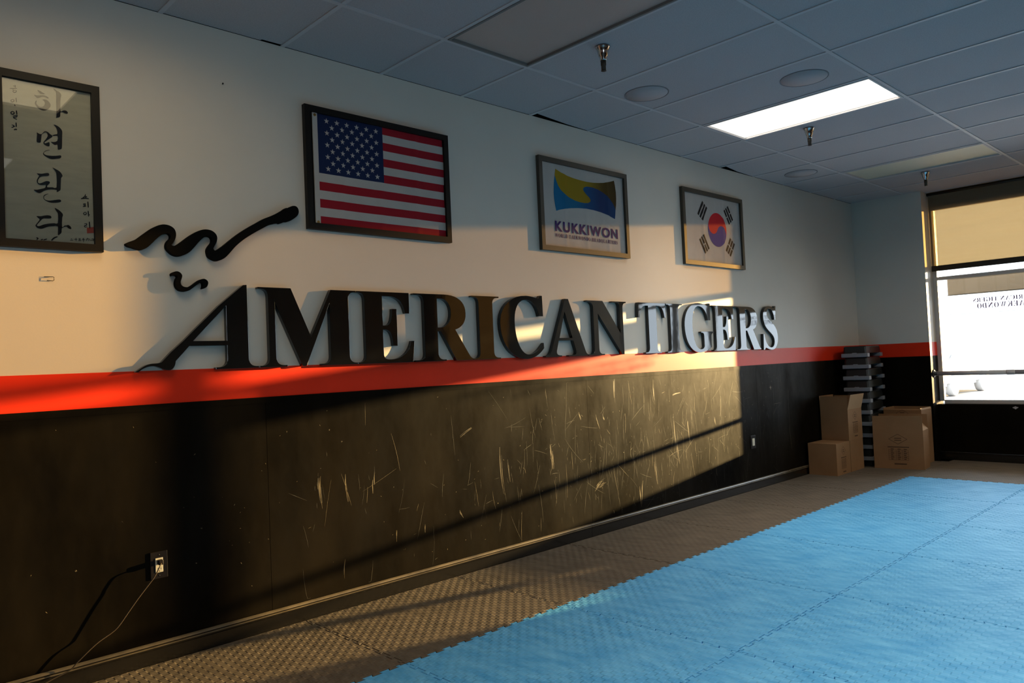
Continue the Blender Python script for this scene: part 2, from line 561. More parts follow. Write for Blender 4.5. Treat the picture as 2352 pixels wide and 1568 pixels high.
def scuff(x, z, ln, ang, wd, bend, mi, n=6):
    pts = []
    for i in range(n + 1):
        t = i / n - 0.5
        u = t * ln
        v = bend * (0.25 - t * t) * ln
        pts.append((x + u * math.cos(ang) - v * math.sin(ang), z + u * math.sin(ang) + v * math.cos(ang)))
    pts = [(px, min(max(pz, 0.1), ZB - 0.035)) for px, pz in pts]
    k = 1 if wd < 0.002 else min(7, 2 + int(wd / 0.0013))
    for q in range(k):
        off = 0 if k == 1 else (q / (k - 1) - 0.5) * 2 * wd
        i0, i1 = (0, n) if k == 1 else (rs.randint(0, n // 2), rs.randint(n // 2 + 1, n))
        w0 = wd * 0.8 if k == 1 else rs.uniform(0.0006, 0.0013)
        nx_, nz_ = -math.sin(ang), math.cos(ang)
        sub = [(p[0] + nx_ * off + rs.uniform(-.0004, .0004), p[1] + nz_ * off) for p in pts[i0:i1 + 1]]
        if len(sub) < 2: continue
        ws = [max(0.35, 1 - abs(2 * i / (len(sub) - 1) - 1) ** 3) * w0 * rs.uniform(0.7, 1.1) for i in range(len(sub))]
        ribbon(bm, sub, ws, -0.0084, mi if rs.random() < 0.75 else 2)


for i in range(560):
    x = rs.choice((rs.gauss(3.4, 0.95), rs.gauss(3.9, 0.8), rs.uniform(0.6, 6.0)))
    z = min(1.06, max(0.13, rs.gauss(0.58, 0.25)))
    vert = rs.random() < 0.68
    ang = rs.gauss(math.pi / 2, 0.16) if vert else rs.uniform(0, math.pi)
    ln = rs.choice((0.02, 0.04, 0.07, 0.12, 0.2)) * rs.uniform(0.6, 1.3)
    scuff(x, z, ln, ang, rs.uniform(0.0005, 0.0012), rs.uniform(-0.14, 0.14), 1 if rs.random() < 0.2 else 2)
for i in range(160):     # pin-prick specks
    x, z = rs.uniform(-0.6, 5.8), rs.uniform(0.15, 1.08)
    scuff(x, z, rs.uniform(0.003, 0.010), rs.uniform(0, 3.1), rs.uniform(0.001, 0.0022), 0, 1, 2)
for (px, py, ln, ang, wd) in ((733, 1120, 0.16, 1.62, 0.004), (737, 1130, 0.17, 1.60, 0.003), (729, 1115, 0.11, 1.52, 0.003),
                              (795, 1120, 0.15, 1.66, 0.003), (858, 1100, 0.09, 1.55, 0.003), (855, 1120, 0.09, 1.56, 0.002),
                              (1075, 988, 0.16, 0.42, 0.004), (1268, 1060, 0.15, 1.6, 0.010), (1264, 1040, 0.12, 1.7, 0.006),
                              (1168, 1080, 0.22, 1.66, 0.003), (1150, 1080, 0.30, 1.62, 0.002), (1154, 1090, 0.26, 1.62, 0.002),
                              (1380, 1110, 0.10, 0.3, 0.02), (1372, 1115, 0.10, 0.6, 0.01), (1505, 1080, 0.22, 1.64, 0.012),
                              (1550, 1000, 0.36, 1.68, 0.005), (1556, 1030, 0.25, 1.68, 0.004), (1580, 980, 0.30, 1.65, 0.003),
                              (1470, 1140, 0.16, 1.70, 0.004), (1474, 1130, 0.18, 1.45, 0.003), (1330, 955, 0.06, 1.9, 0.004),
                              (1385, 960, 0.08, 2.1, 0.004), (1370, 965, 0.14, 1.9, 0.003), (910, 1230, 0.10, 1.54, 0.002),
                              (790, 1310, 0.12, 1.50, 0.002), (975, 1215, 0.06, 1.55, 0.002), (1768, 890, 0.05, 1.57, 0.006),
                              (1768, 890, 0.07, 0.02, 0.003), (1058, 1180, 0.06, 2.1, 0.003), (1640, 965, 0.08, 1.75, 0.005),
                              (1500, 900, 0.20, 1.6, 0.006), (1410, 900, 0.25, 1.57, 0.007), (1550, 905, 0.14, 0.15, 0.004)):
    x, z = px_wall(px, py, 0)
    scuff(x, z, ln, ang, wd, 0.12, 1)
tag(link_bm('trim_2', bm, [M['black'], M['scuff'], M['scuff_faint']]), 'scuffed black wall panelling under the red stripe', kind='structure')

# baseboards
bm = bmesh.new()
prof = [(0, 0.0), (-0.017, 0.0), (-0.017, 0.060), (-0.021, 0.066), (-0.021, 0.071), (-0.015, 0.075), (-0.018, 0.081), (-0.015, 0.088), (-0.008, 0.092), (0, 0.092)]
for xa, xb in ((XBK, 2.855), (2.857, L)):
    prism(bm, [(p[0] - 0.008, p[1]) for p in prof], 'x', xa, xb)
    bm.faces.ensure_lookup_table()
    for i in (4, 6, 7):      # paler, glossier bead along the top
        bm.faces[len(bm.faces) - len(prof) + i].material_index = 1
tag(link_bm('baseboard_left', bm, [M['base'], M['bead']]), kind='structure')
bm = bmesh.new()
prism(bm, [(L + p[0], p[1]) for p in prof], 'y', JAMB, -0.025)
prism(bm, [(7.93 + p[0], p[1]) for p in prof], 'y', W1[0], JAMB)
tag(link_bm('baseboard_front', bm, M['base']), kind='structure')

# ------------------------------------------------------------------ ceiling
T = 0.6096
Y1 = -0.587
ylines = [Y1 - 2 * T * k for k in range(0, 7)]
LIFT = (0, 4, 8)       # first-row tiles whose wall edge has ridden up
FAR = [(k_, r_) for k_ in (-1, 2, 6, 10) for r_ in (2,)]   # lamps added outside the frame as fill; leftmost one read from a reflection
LIGHTS = {2: 'off', 6: 'on', 10: 'dim'}
bm = bmesh.new()
xs = [k * T for k in range(-9, 14)]
for k in range(-9, 13):
    xa, xb = k * T, (k + 1) * T
    if xa > 8.05: continue
    xb = min(xb, 8.06)
    # cut tile beside the long wall
    z = H + 0.004
    if k == 0:        # corner chipped away beside the wall
        xm = xb - 0.12
        vs = [(xa, 0.0, z), (xm, 0.0, z), (xm + 0.004, -0.013, z), (xb - 0.011, -0.014, z), (xb, Y1, z), (xa, Y1, z)]
    elif k in LIFT:   # tile not quite reaching the wall
        vs = [(xa + 0.012, -0.038 if k == 4 else -0.046, z + 0.006), (xa + (0.60 if k == 4 else 0.5) * T, -0.008, z + 0.002), (xb, -0.001, z), (xb, Y1, z), (xa + 0.012, Y1, z)]
    else:
        vs = [(xa, 0.0, z), (xb, 0.0, z), (xb, Y1, z), (xa, Y1, z)]
    bm.faces.new([bm.verts.new(v) for v in vs])
    prev = Y1
    for j, y in enumerate(ylines[1:] + [YR]):
        y = max(y, YR)
        if not (j == 0 and (k in LIGHTS or k == -1)) and not (k, j) in FAR and y < prev:
            bm.faces.new([bm.verts.new(v) for v in ((xa, prev, z), (xb, prev, z), (xb, y, z), (xa, y, z))])
        prev = y
for f in bm.faces: f.material_index = 0
box(bm, XBK - 0.1, 8.4, YR - 0.1, 0.15, H + 0.16, H + 0.18, 1)
box(bm, XBK, 8.4, 0.0005, 0.15, H + 0.0015, H + 0.16, 1)  # near-black block paints the shade seen through the tile gaps
ce = link_bm('ceiling', bm, [M['tile'], M['dark']])
tag(ce, kind='structure')
bm = bmesh.new()
for x in xs:
    if x < 8.0: box(bm, x - 0.011, x + 0.011, YR, -0.001, H - 0.001, H + 0.0035, 0)
for y in ylines:
    if y > YR: box(bm, XBK, 8.06, y - 0.011, y + 0.011, H - 0.002, H + 0.0035, 0)
tag(link_bm('trim_3', bm, M['tbar']), 'white grid of the suspended ceiling', kind='structure')


LAMP_W = 13.0


def ceiling_light(k, kind, label, ytop=Y1, warm=False, wide=False, gain=1.0):
    x0, x1 = k * T + 0.012, (k + 1) * T - 0.012
    y0, y1 = ytop - 2 * T + 0.012, ytop - 0.012
    t = thing('ceiling_light', label, 'ceiling light', ((x0 + x1) / 2, (y0 + y1) / 2, H), group='flat ceiling light panels')
    ax, ay = (x1 - x0) / 2, (y1 - y0) / 2
    bm = bmesh.new()
    for a, b, c, d in ((-ax, ax, ay - 0.014, ay), (-ax, ax, -ay, -ay + 0.014), (-ax, -ax + 0.014, -ay + 0.014, ay - 0.014), (ax - 0.014, ax, -ay + 0.014, ay - 0.014)):
        box(bm, a, b, c, d, -0.004, 0.05)
    link_bm('frame', bm, M['lampframe'] if kind == 'off' else M['tbar'], t)
    bm = bmesh.new()
    box(bm, -ax + 0.014, ax - 0.014, -ay + 0.014, ay - 0.014, 0.010, 0.018)
    link_bm('diffuser', bm, M['lamp_warm'] if warm else M['lamp_' + kind], t)
    if kind == 'on':      # area light added under each lit panel, usually narrow to favour the floor
        la = bpy.data.lights.new('lamp_tubes', 'AREA')
        la.shape = 'RECTANGLE'
        la.size, la.size_y = ax * 1.9, ay * 1.9
        la.energy = 5.2 if warm else LAMP_W * gain
        la.color = (1.0, 0.74, 0.40) if warm else (1.0, 0.96, 0.86)
        la.spread = math.radians(165 if warm or wide else 105)
        lb = bpy.data.objects.new('lamp_tubes', la)
        C.objects.link(lb)
        lb.parent = t
        lb.location = (0, 0, 0.008)
    bm = bmesh.new()
    box(bm, -ax + 0.002, ax - 0.002, -ay + 0.002, ay - 0.002, 0.055, 0.09)
    link_bm('housing', bm, M['lampframe'], t)


ceiling_light(2, 'off', 'unlit brownish ceiling light panel at the top of the photo above the nearest sprinkler')
ceiling_light(6, 'on', 'glowing white ceiling light panel, the only one switched on')
for k_, r_ in FAR:
    ceiling_light(k_, 'on', 'glowing white ceiling light panel outside the photo, over the rest of the room', Y1 - 2 * r_ * T, wide=k_ > 5, gain={2: 1.6, 6: 1.5, 10: 2.5}.get(k_, 1.0))
ceiling_light(-1, 'on', 'warm glowing ceiling light panel outside the photo, above the calligraphy', Y1, True)
ceiling_light(10, 'dim', 'unlit yellowish ceiling light panel nearest the window')


def sprinkler(x, y, label):
    t = thing('sprinkler', label, 'sprinkler', (x, y, H - 0.001), group='ceiling sprinklers')
    bm = bmesh.new()
    lathe(bm, [(0.040, 0.0), (0.040, -0.003), (0.036, -0.006), (0.030, -0.03), (0.024, -0.052), (0.019, -0.058), (0.019, -0.070), (0.016, -0.074)], 28)
    link_bm('escutcheon', bm, M['chrome'], t)
    bm = bmesh.new()
    lathe(bm, [(0.015, -0.074), (0.015, -0.100), (0.013, -0.103), (0.013, -0.124), (0.010, -0.126)], 20)
    for s in (-1, 1):
        tube(bm, [(s * 0.006, 0, -0.098), (s * 0.012, 0, -0.106), (s * 0.012, 0, -0.120), (s * 0.003, 0, -0.128)], 0.0028)
    tube(bm, [(0, 0, -0.098), (0, 0, -0.128)], 0.004)
    link_bm('sprinkler_head', bm, M['headdark'], t)
    bm = bmesh.new()
    lathe(bm, [(0.004, -0.127), (0.014, -0.128), (0.015, -0.131), (0.004, -0.133)], 20)
    link_bm('deflector', bm, M['headdark'], t)


sprinkler(1.956, -1.041, 'chrome ceiling sprinkler beside the unlit brownish light panel, nearest the camera')
sprinkler(4.404, -1.059, 'chrome ceiling sprinkler just past the glowing light panel')
sprinkler(6.831, -1.106, 'small chrome ceiling sprinkler above the corner of the window')


def ceiling_speaker(x, y, r, label):
    t = thing('ceiling_speaker', label, 'speaker', (x, y, H + 0.004), group='round ceiling speakers')
    bm = bmesh.new()
    lathe(bm, [(r, 0.0), (r, -0.0035), (r - 0.006, -0.0035), (r - 0.006, 0.0)], 48)
    link_bm('rim', bm, M['groove'], t)
    bm = bmesh.new()
    lathe(bm, [(r - 0.007, 0.0), (r - 0.007, -0.0025), (0.02, -0.0030)], 48)
    link_bm('grille', bm, M['speaker'], t)


ceiling_speaker(2.76, -0.745, 0.142, 'faint round painted ceiling speaker beyond the nearest sprinkler')
ceiling_speaker(3.345, -1.52, 0.145, 'faint round painted ceiling speaker beside the glowing light panel')
ceiling_speaker(5.78, -0.34, 0.15, 'faint round painted ceiling speaker close to the long wall, above the red and blue flag')

# ------------------------------------------------------------------ windows and shades
def window(name, y0, y1, transom, sill=SILL):
    o = thing(name, None, None, (XW, (y0 + y1) / 2, sill))
    tag(o, kind='structure')
    hy = (y1 - y0) / 2
    bm = bmesh.new()
    top = HEAD - sill
    box(bm, -0.03, 0.03, -hy, -hy + 0.045, 0, top, bev=0.002)
    box(bm, -0.03, 0.03, hy - 0.045, hy, 0, top, bev=0.002)
    box(bm, -0.03, 0.03, -hy + 0.045, hy - 0.045, -0.03, 0.012, bev=0.002)
    box(bm, -0.03, 0.03, -hy + 0.045, hy - 0.045, top - 0.04, top, bev=0.002)
    if transom:
        box(bm, -0.025, 0.025, -hy + 0.045, hy - 0.045, 1.975 - sill, 2.012 - sill, bev=0.002)
    link_bm('window_frame', bm, M['alu'], o)
    bm = bmesh.new()
    box(bm, -0.003, 0.003, -hy + 0.045, hy - 0.045, 0.012, top - 0.04)
    link_bm('window_pane', bm, M['pane'], o)


window('window_1', -2.15, JAMB, True)
window('window_2', -2.75, -2.15, True)
window('window_3', W1[0], -2.75, True, 0.83)
window('window_5', W2[0], W2[1], False)


def roller(y0, y1, ztop, zbot, x, cloth, hem, label, name='roller_shade', tube_r=0.016, hh=0.06):
    t = thing(name, label, 'window shade', (x, (y0 + y1) / 2, ztop), group='roller shades at the windows')
    hy = (y1 - y0) / 2
    bm = bmesh.new()
    zq = zbot - ztop + hh * 0.5
    bm.faces.new([bm.verts.new(p) for p in ((0, -hy, zq), (0, hy, zq), (0, hy, 0.0), (0, -hy, 0.0))])
    link_bm('shade_cloth', bm, cloth, t)
    bm = bmesh.new()
    box(bm, -0.006, 0.006, -hy - 0.004, hy + 0.004, zbot - ztop, zbot - ztop + hh, bev=0.003)
    link_bm('hem_bar', bm, hem, t)
    bm = bmesh.new()
    tube(bm, [(0.0, -hy - 0.01, 0.0), (0.0, hy + 0.01, 0.0)], tube_r, 20)
    link_bm('roller_tube', bm, hem, t)
    return t


roller(-2.14, -0.768, 2.935, 2.075, 7.965, M['shade'], M['hem'], 'tan roller shade glowing in the sun over the upper part of the window')
roller(-3.50, -2.17, 2.935, 2.075, 7.965, M['shade_open'], M['hem'], 'tan roller shade of the next window to the right, outside the photo')
roller(-2.10, -0.875, 1.985, 1.795, 8.085, M['shade_grey'], M['alu'], 'short grey roller shade hanging just under the bright gap of the window', tube_r=0.012, hh=0.012)
roller(-7.97, -6.03, 2.90, 0.66, 7.965, M['shade_dark'], M['hem'], 'tan roller shade pulled fully down on the farther window, outside the photo')

o = thing('window_4', None, None, ((W4[0] + W4[1]) / 2, YR - 0.07, 0.70))
tag(o, kind='structure')
hx = (W4[1] - W4[0]) / 2
bm = bmesh.new()
for a in (-hx, -hx / 3 - 0.02, hx / 3 - 0.02, hx - 0.045):
    box(bm, a, a + 0.045, -0.03, 0.03, 0.0, 1.80, bev=0.002)
box(bm, -hx, hx, -0.03, 0.03, 0.0, 0.04)
box(bm, -hx, hx, -0.03, 0.03, 1.76, 1.80)
link_bm('window_frame', bm, M['alu'], o)
bm = bmesh.new()
box(bm, -hx, hx, -0.003, 0.003, 0.04, 1.76)
link_bm('window_pane', bm, M['pane'], o)

# ------------------------------------------------------------------ roman letters
def cub(p0, p1, p2, p3, n=10):
    return [tuple((1 - t) ** 3 * a + 3 * (1 - t) ** 2 * t * b + 3 * (1 - t) * t * t * c + t ** 3 * d
                  for a, b, c, d in zip(p0, p1, p2, p3)) for t in [i / n for i in range(1, n + 1)]]


def qud(p0, p1, p2, n=6):
    return [tuple((1 - t) ** 2 * a + 2 * (1 - t) * t * b + t * t * c for a, b, c in zip(p0, p1, p2)) for t in [i / n for i in range(1, n + 1)]]


def path(s):
    """M/L x,y  Q c,c x,y  C c c p ; returns list of outlines"""
    outs, cur = [], None
    tk = s.replace(',', ' ').split()
    i = 0
    cmd = None
    while i < len(tk):
        if tk[i] in 'MLQC':
            cmd = tk[i]; i += 1
        def g(k):
            return [(float(tk[i + 2 * q]), float(tk[i + 2 * q + 1])) for q in range(k)]
        if cmd == 'M':
            cur = g(1); outs.append(cur); i += 2; cmd = 'L'
        elif cmd == 'L':
            cur += g(1); i += 2
        elif cmd == 'Q':
            a = g(2); cur += qud(cur[-1], *a); i += 4
        elif cmd == 'C':
            a = g(3); cur += cub(cur[-1], *a); i += 6
    return outs


G = {}
G['I'] = 'M 1810,0 2040,0 2040,9 2022,9 Q 1984,11 1984,48 L 1984,352 Q 1984,389 2022,391 L 2041,391 2041,400 1810,400 1810,391 1828,391 Q 1866,389 1866,352 L 1866,48 Q 1866,11 1828,9 L 1810,9'
G['R'] = ('M 1363,0 1595,0 1595,9 1573,9 Q 1535,11 1535,48 L 1535,177 1560,177 1672,0 1808,0 1808,9 Q 1790,14 1780,28 L 1671,188 '
          'C 1730,202 1758,240 1758,288 C 1758,360 1700,400 1590,400 L 1364,400 1364,391 1400,391 Q 1438,389 1438,352 L 1438,48 Q 1438,11 1400,9 L 1363,9 '
          'M 1537,201 1560,201 C 1610,205 1640,240 1640,290 C 1640,340 1610,373 1562,373 L 1537,373')
G['E'] = ('M 981,0 1347,0 1361,123 1342,123 C 1322,50 1265,20 1195,20 C 1160,20 1147,28 1147,54 L 1147,187 1166,187 C 1200,184 1213,150 1214,96 '
          'L 1243,96 1243,306 1214,306 C 1212,250 1200,214 1168,211 L 1147,211 1147,376 1190,376 C 1255,376 1292,345 1304,281 L 1332,281 1332,400 981,400 981,391 993,391 '
          'Q 1031,389 1031,352 L 1031,48 Q 1031,11 993,9 L 981,9')
G['M'] = ('M 413,0 563,0 563,9 542,9 Q 504,11 504,48 L 504,324 646,0 668,0 813,326 813,48 Q 813,11 775,9 L 757,9 757,0 978,0 978,9 966,9 '
          'Q 928,11 928,48 L 928,352 Q 928,389 966,391 L 978,391 978,400 823,400 700,150 593,400 416,400 416,391 434,391 Q 468,389 468,352 L 468,48 Q 468,11 430,9 L 413,9')
G['C'] = ('M 2444,418 2446,278 2406,278 C 2396,340 2350,386 2287,386 C 2215,386 2176,325 2176,238 C 2176,120 2225,22 2297,22 C 2350,22 2395,50 2441,98 L 2443,62 '
          'C 2400,18 2340,-7 2278,-7 C 2140,-7 2045,90 2045,230 C 2045,330 2140,414 2290,414 C 2340,414 2378,402 2408,396 L 2424,418')
G['A'] = ('M 2454,0 2618,0 2618,9 2606,9 Q 2562,11 2569,40 L 2592,111 2742,111 2768,40 Q 2776,11 2740,9 L 2690,9 2690,0 2901,0 2901,9 Q 2882,12 2868,44 '
          'L 2707,404 2671,404 2518,50 Q 2500,11 2470,9 L 2454,9 M 2602,130 2735,130 2664,312')
G['N'] = ('M 2906,0 3086,0 3086,9 3064,9 Q 3026,11 3026,48 L 3026,304 3294,0 3320,0 3320,352 Q 3320,389 3358,391 L 3363,391 3363,400 3191,400 3191,391 3245,391 '
          'Q 3283,389 3283,352 L 3283,162 3085,400 2904,400 2904,391 2920,391 Q 2974,385 2974,345 L 2974,48 Q 2974,11 2936,9 L 2906,9')
G['T'] = ('M 3590,0 3802,0 3802,9 3788,9 Q 3750,11 3750,48 L 3750,376 3778,376 C 3830,376 3850,345 3861,283 L 3881,283 3876,400 3517,400 3513,283 3533,283 '
          'C 3544,345 3565,376 3615,376 L 3644,376 3644,48 Q 3644,11 3606,9 L 3590,9')
G['G'] = ('M 4548,415 4543,269 4505,269 C 4490,340 4440,388 4362,388 C 4300,388 4262,320 4262,225 C 4262,110 4300,20 4378,20 C 4402,20 4422,28 4434,42 L 4434,130 '
          'Q 4434,160 4405,161 L 4390,161 4390,171 4594,171 4594,161 Q 4548,160 4548,125 L 4548,36 C 4490,8 4420,-8 4360,-8 C 4220,-8 4143,95 4143,222 C 4143,330 4230,415 4360,415 '
          'C 4420,415 4470,402 4508,392 L 4524,415')
G['S'] = ('M 5736,418 5719,284 5700,284 C 5690,350 5655,392 5608,392 C 5572,392 5550,370 5550,338 C 5550,265 5753,265 5753,115 C 5753,40 5700,-8 5630,-8 '
          'C 5580,-8 5540,6 5505,14 L 5482,-6 5460,-6 5470,147 5489,147 C 5500,70 5550,16 5615,16 C 5655,16 5682,42 5682,80 C 5682,168 5478,165 5478,312 C 5478,375 5530,415 5600,415 '
          'C 5640,415 5672,404 5698,396 L 5718,418')
G['O'] = ('M 205,408 C 95,408 8,315 8,200 C 8,85 95,-8 205,-8 C 315,-8 402,85 402,200 C 402,315 315,408 205,408 '
          'M 205,384 C 265,384 292,310 292,200 C 292,90 265,16 205,16 C 145,16 118,90 118,200 C 118,310 145,384 205,384')
G['Q'] = G['O'].replace('M 205,408', 'M 205,408', 1) + ' M 190,-8 C 230,-60 300,-95 380,-90 L 384,-80 C 320,-70 280,-40 262,0'
G['W'] = ('M 0,400 0,391 Q 40,389 56,350 L 170,0 190,0 288,250 372,0 392,0 520,350 Q 534,389 560,391 L 560,400 440,400 440,391 Q 490,389 478,350 L 408,140 '
          '330,350 Q 318,389 352,391 L 352,400 195,400 195,391 Q 225,389 240,350 L 262,292 206,140 146,350 Q 136,389 170,391 L 170,400')
G['D'] = ('M 0,0 190,0 C 330,0 402,85 402,200 C 402,315 330,400 190,400 L 0,400 0,391 18,391 Q 56,389 56,352 L 56,48 Q 56,11 18,9 L 0,9 '
          'M 162,24 162,376 190,376 C 255,376 290,310 290,200 C 290,90 255,24 190,24')
G['L'] = ('M 0,0 330,0 350,130 330,130 C 310,55 260,24 200,24 L 162,24 162,352 Q 162,389 200,391 L 220,391 220,400 0,400 0,391 18,391 Q 56,389 56,352 L 56,48 Q 56,11 18,9 L 0,9')
G['K'] = ('M 0,0 220,0 220,9 200,9 Q 162,11 162,48 L 162,180 190,205 320,30 Q 335,9 300,9 L 300,0 470,0 470,9 Q 440,11 420,36 L 262,250 360,355 Q 392,389 430,391 L 430,400 270,400 270,391 '
          'Q 320,389 305,360 L 162,218 162,352 Q 162,389 200,391 L 220,391 220,400 0,400 0,391 18,391 Q 56,389 56,352 L 56,48 Q 56,11 18,9 L 0,9')
G['H'] = ('M 0,0 215,0 215,9 200,9 Q 162,11 162,48 L 162,190 300,190 300,48 Q 300,11 262,9 L 247,9 247,0 462,0 462,9 444,9 Q 406,11 406,48 L 406,352 Q 406,389 444,391 L 462,391 462,400 247,400 247,391 262,391 '
          'Q 300,389 300,352 L 300,214 162,214 162,352 Q 162,389 200,391 L 215,391 215,400 0,400 0,391 18,391 Q 56,389 56,352 L 56,48 Q 56,11 18,9 L 0,9')
G['U'] = ('M 0,400 0,391 Q 56,389 56,352 L 56,130 C 56,40 110,-8 220,-8 C 320,-8 375,40 375,135 L 375,352 Q 375,389 430,391 L 430,400 290,400 290,391 Q 345,389 345,352 L 345,140 '
          'C 345,70 310,28 240,28 C 180,28 162,70 162,130 L 162,352 Q 162,389 215,391 L 215,400')
GLY = {}
for k_, v_ in G.items():
    o_ = path(v_)
    mn = min(p[0] for q in o_ for p in q)
    GLY[k_] = ([[(p[0] - mn, p[1]) for p in q] for q in o_], mn, max(p[0] for q in o_ for p in q) - mn)


def serif_line(bm, s, x0, x1, z0, z1, put, gap=40, space=170):
    """a line of small roman capitals; put(bm, outlines) draws them flat"""
    tot = sum(space if c == ' ' else GLY[c][2] + gap for c in s) - gap
    sx, sz = (x1 - x0) / tot, (z1 - z0) / 400
    x = 0
    for c in s:
        if c == ' ':
            x += space
            continue
        outs = [[(x0 + (x + p[0]) * sx, z0 + p[1] * sz) for p in q] for q in GLY[c][0]]
        put(bm, outs)
        x += GLY[c][2] + gap


def fill_put(fn):
    """fill outlines with holes; fn(x, z) gives the 3d point"""
    def put(bm, outs):
        me = curve_mesh(outs, 0.0)
        vs = [v.co.copy() for v in me.vertices]
        for p in me.polygons:
            try:
                bm.faces.new([bm.verts.new(fn(vs[i].x, vs[i].y)) for i in p.vertices])
            except ValueError:
                pass
        bpy.data.meshes.remove(me)
    return put


Z0 = 1.2885
DEP = 0.028


def wall_letter(name, outs, x, label, cat='letter', m_=None, group=None, z=Z0, bevel=0.0012):
    """outlines in metres relative to (x, z) -> a block fixed to the long wall"""
    me = curve_mesh(outs, DEP, bevel)
    # (x, y, z) of the outline become (x, -z, y) on the wall
    for v in me.vertices:
        a, b, c = v.co
        v.co = (a, -c, b)
    me.materials.clear()
    me.materials.append(m_ or M['gloss'])
    me.name = name
    for p in me.polygons: p.use_smooth = False
    bm = bmesh.new()
    bm.from_mesh(me)
    bmesh.ops.remove_doubles(bm, verts=bm.verts[:], dist=1e-5)
    bmesh.ops.recalc_face_normals(bm, faces=bm.faces[:])
    bm.to_mesh(me)
    bm.free()
    o = mesh_obj(name, me, None, (x, -0.0035 - DEP / 2, z))
    tag(o, label, cat, group)
    return o


def glyph(c, dx, label):
    outs, mn, wd = GLY[c]
    wall_letter('sign_letter', [[(p[0] / 1000, p[1] / 1000) for p in q] for q in outs], (mn + dx) / 1000, label,
                group='glossy black letters of the wall sign')


first_a = path('M 196,0 409,0 409,9 398,9 Q 360,11 360,48 L 360,408 342,406 218,302 100,187 52,139 -6,87 -50,41 C -60,37 -70,36 -88,36 C -125,34 -140,12 -167,-1 '
               'L -150,-1 C -132,16 -112,24 -88,24 C -65,24 -45,3 -18,3 C 2,5 10,25 12,44 L 75,112 253,112 253,48 Q 253,11 215,9 L 196,9 M 93,135 253,135 253,302')
wall_letter('sign_letter', [[(p[0] / 1000, p[1] / 1000) for p in q] for q in first_a], 0.0,
            'glossy black letter A with a long slanting tail, first of the wall sign', group='glossy black letters of the wall sign')
glyph('M', 0, 'glossy black letter M of the wall sign, right of the tailed A')
glyph('E', 0, 'glossy black letter E of AMERICAN, between M and R')
glyph('R', 0, 'glossy black letter R of AMERICAN, between E and I')
glyph('I', 0, 'glossy black letter I of AMERICAN, between R and C')
glyph('C', 0, 'glossy black letter C of the wall sign')
glyph('A', 0, 'glossy black letter A with two serif feet, between C and N')
glyph('N', 0, 'glossy black letter N ending the word AMERICAN')
glyph('T', 0, 'glossy black letter T starting the word TIGERS')
glyph('I', 2077, 'glossy black letter I of TIGERS, between T and G')
glyph('G', 0, 'glossy black letter G of the wall sign')
glyph('E', 3598, 'glossy black letter E of TIGERS, between G and R')
glyph('R', 3606, 'glossy black letter R of TIGERS, between E and S')
glyph('S', 0, 'glossy black letter S ending the wall sign')


def traced(pts, ox, oy, s, y):
    return [px_wall(ox + a / s, oy + b / s, y) for a, b in pts]


def wall_stroke(pts, label):
    q = closed_spline(traced(pts, 280, 460, 5.6, -0.031), 3)
    x0, z0 = min(p[0] for p in q), min(p[1] for p in q)
    wall_letter('brush_stroke', [[(p[0] - x0, p[1] - z0) for p in q]], x0, label, 'wall decoration', M['matte_black'], z=z0)


wall_stroke([(50, 560), (75, 540), (130, 520), (190, 495), (260, 445), (330, 395), (390, 355), (470, 320), (545, 308), (620, 325), (675, 365),
             (698, 425), (690, 490), (660, 545), (640, 572), (670, 583), (710, 570), (770, 530), (850, 470), (920, 425), (990, 390), (1070, 372),
             (1150, 385), (1205, 425), (1228, 480), (1215, 545), (1185, 600), (1180, 625), (1205, 645), (1250, 622), (1310, 580), (1390, 515),
             (1480, 445), (1560, 390), (1650, 335), (1740, 285), (1830, 235), (1920, 200), (2000, 165), (2070, 125), (2110, 98), (2140, 97),
             (2190, 72), (2240, 75), (2270, 110), (2275, 160), (2250, 205), (2190, 250), (2140, 272), (2100, 274), (2040, 297), (2005, 290), (1900, 315),
             (1800, 365), (1700, 420), (1610, 475), (1540, 525), (1460, 595), (1390, 675), (1330, 735), (1270, 768), (1220, 777), (1170, 760),
             (1120, 725), (1100, 670), (1100, 625), (1125, 580), (1155, 540), (1160, 500), (1140, 470), (1100, 462), (1050, 480), (990, 535),
             (930, 605), (870, 665), (800, 703), (730, 718), (660, 700), (605, 655), (572, 610), (570, 560), (590, 520), (620, 490), (625, 455),
             (605, 430), (570, 425), (510, 445), (440, 500), (380, 560), (320, 610), (250, 635), (190, 625), (130, 605), (80, 590)],
            'long wavy black brush stroke on the wall above the letter A')
wall_stroke([(640, 938), (680, 915), (720, 912), (755, 930), (777, 965), (770, 1005), (757, 1050), (770, 1090), (810, 1112), (860, 1112), (910, 1085),
             (960, 1048), (1010, 1018), (1060, 1008), (1100, 1030), (1112, 1065), (1095, 1110), (1060, 1132), (1037, 1135), (1045, 1100), (1040, 1062),
             (1015, 1055), (960, 1090), (910, 1128), (860, 1160), (800, 1170), (740, 1155), (700, 1110), (690, 1060), (700, 1010), (715, 985), (700, 967),
             (670, 962), (645, 968)],
            'short curled black brush stroke on the wall just above the tailed A')

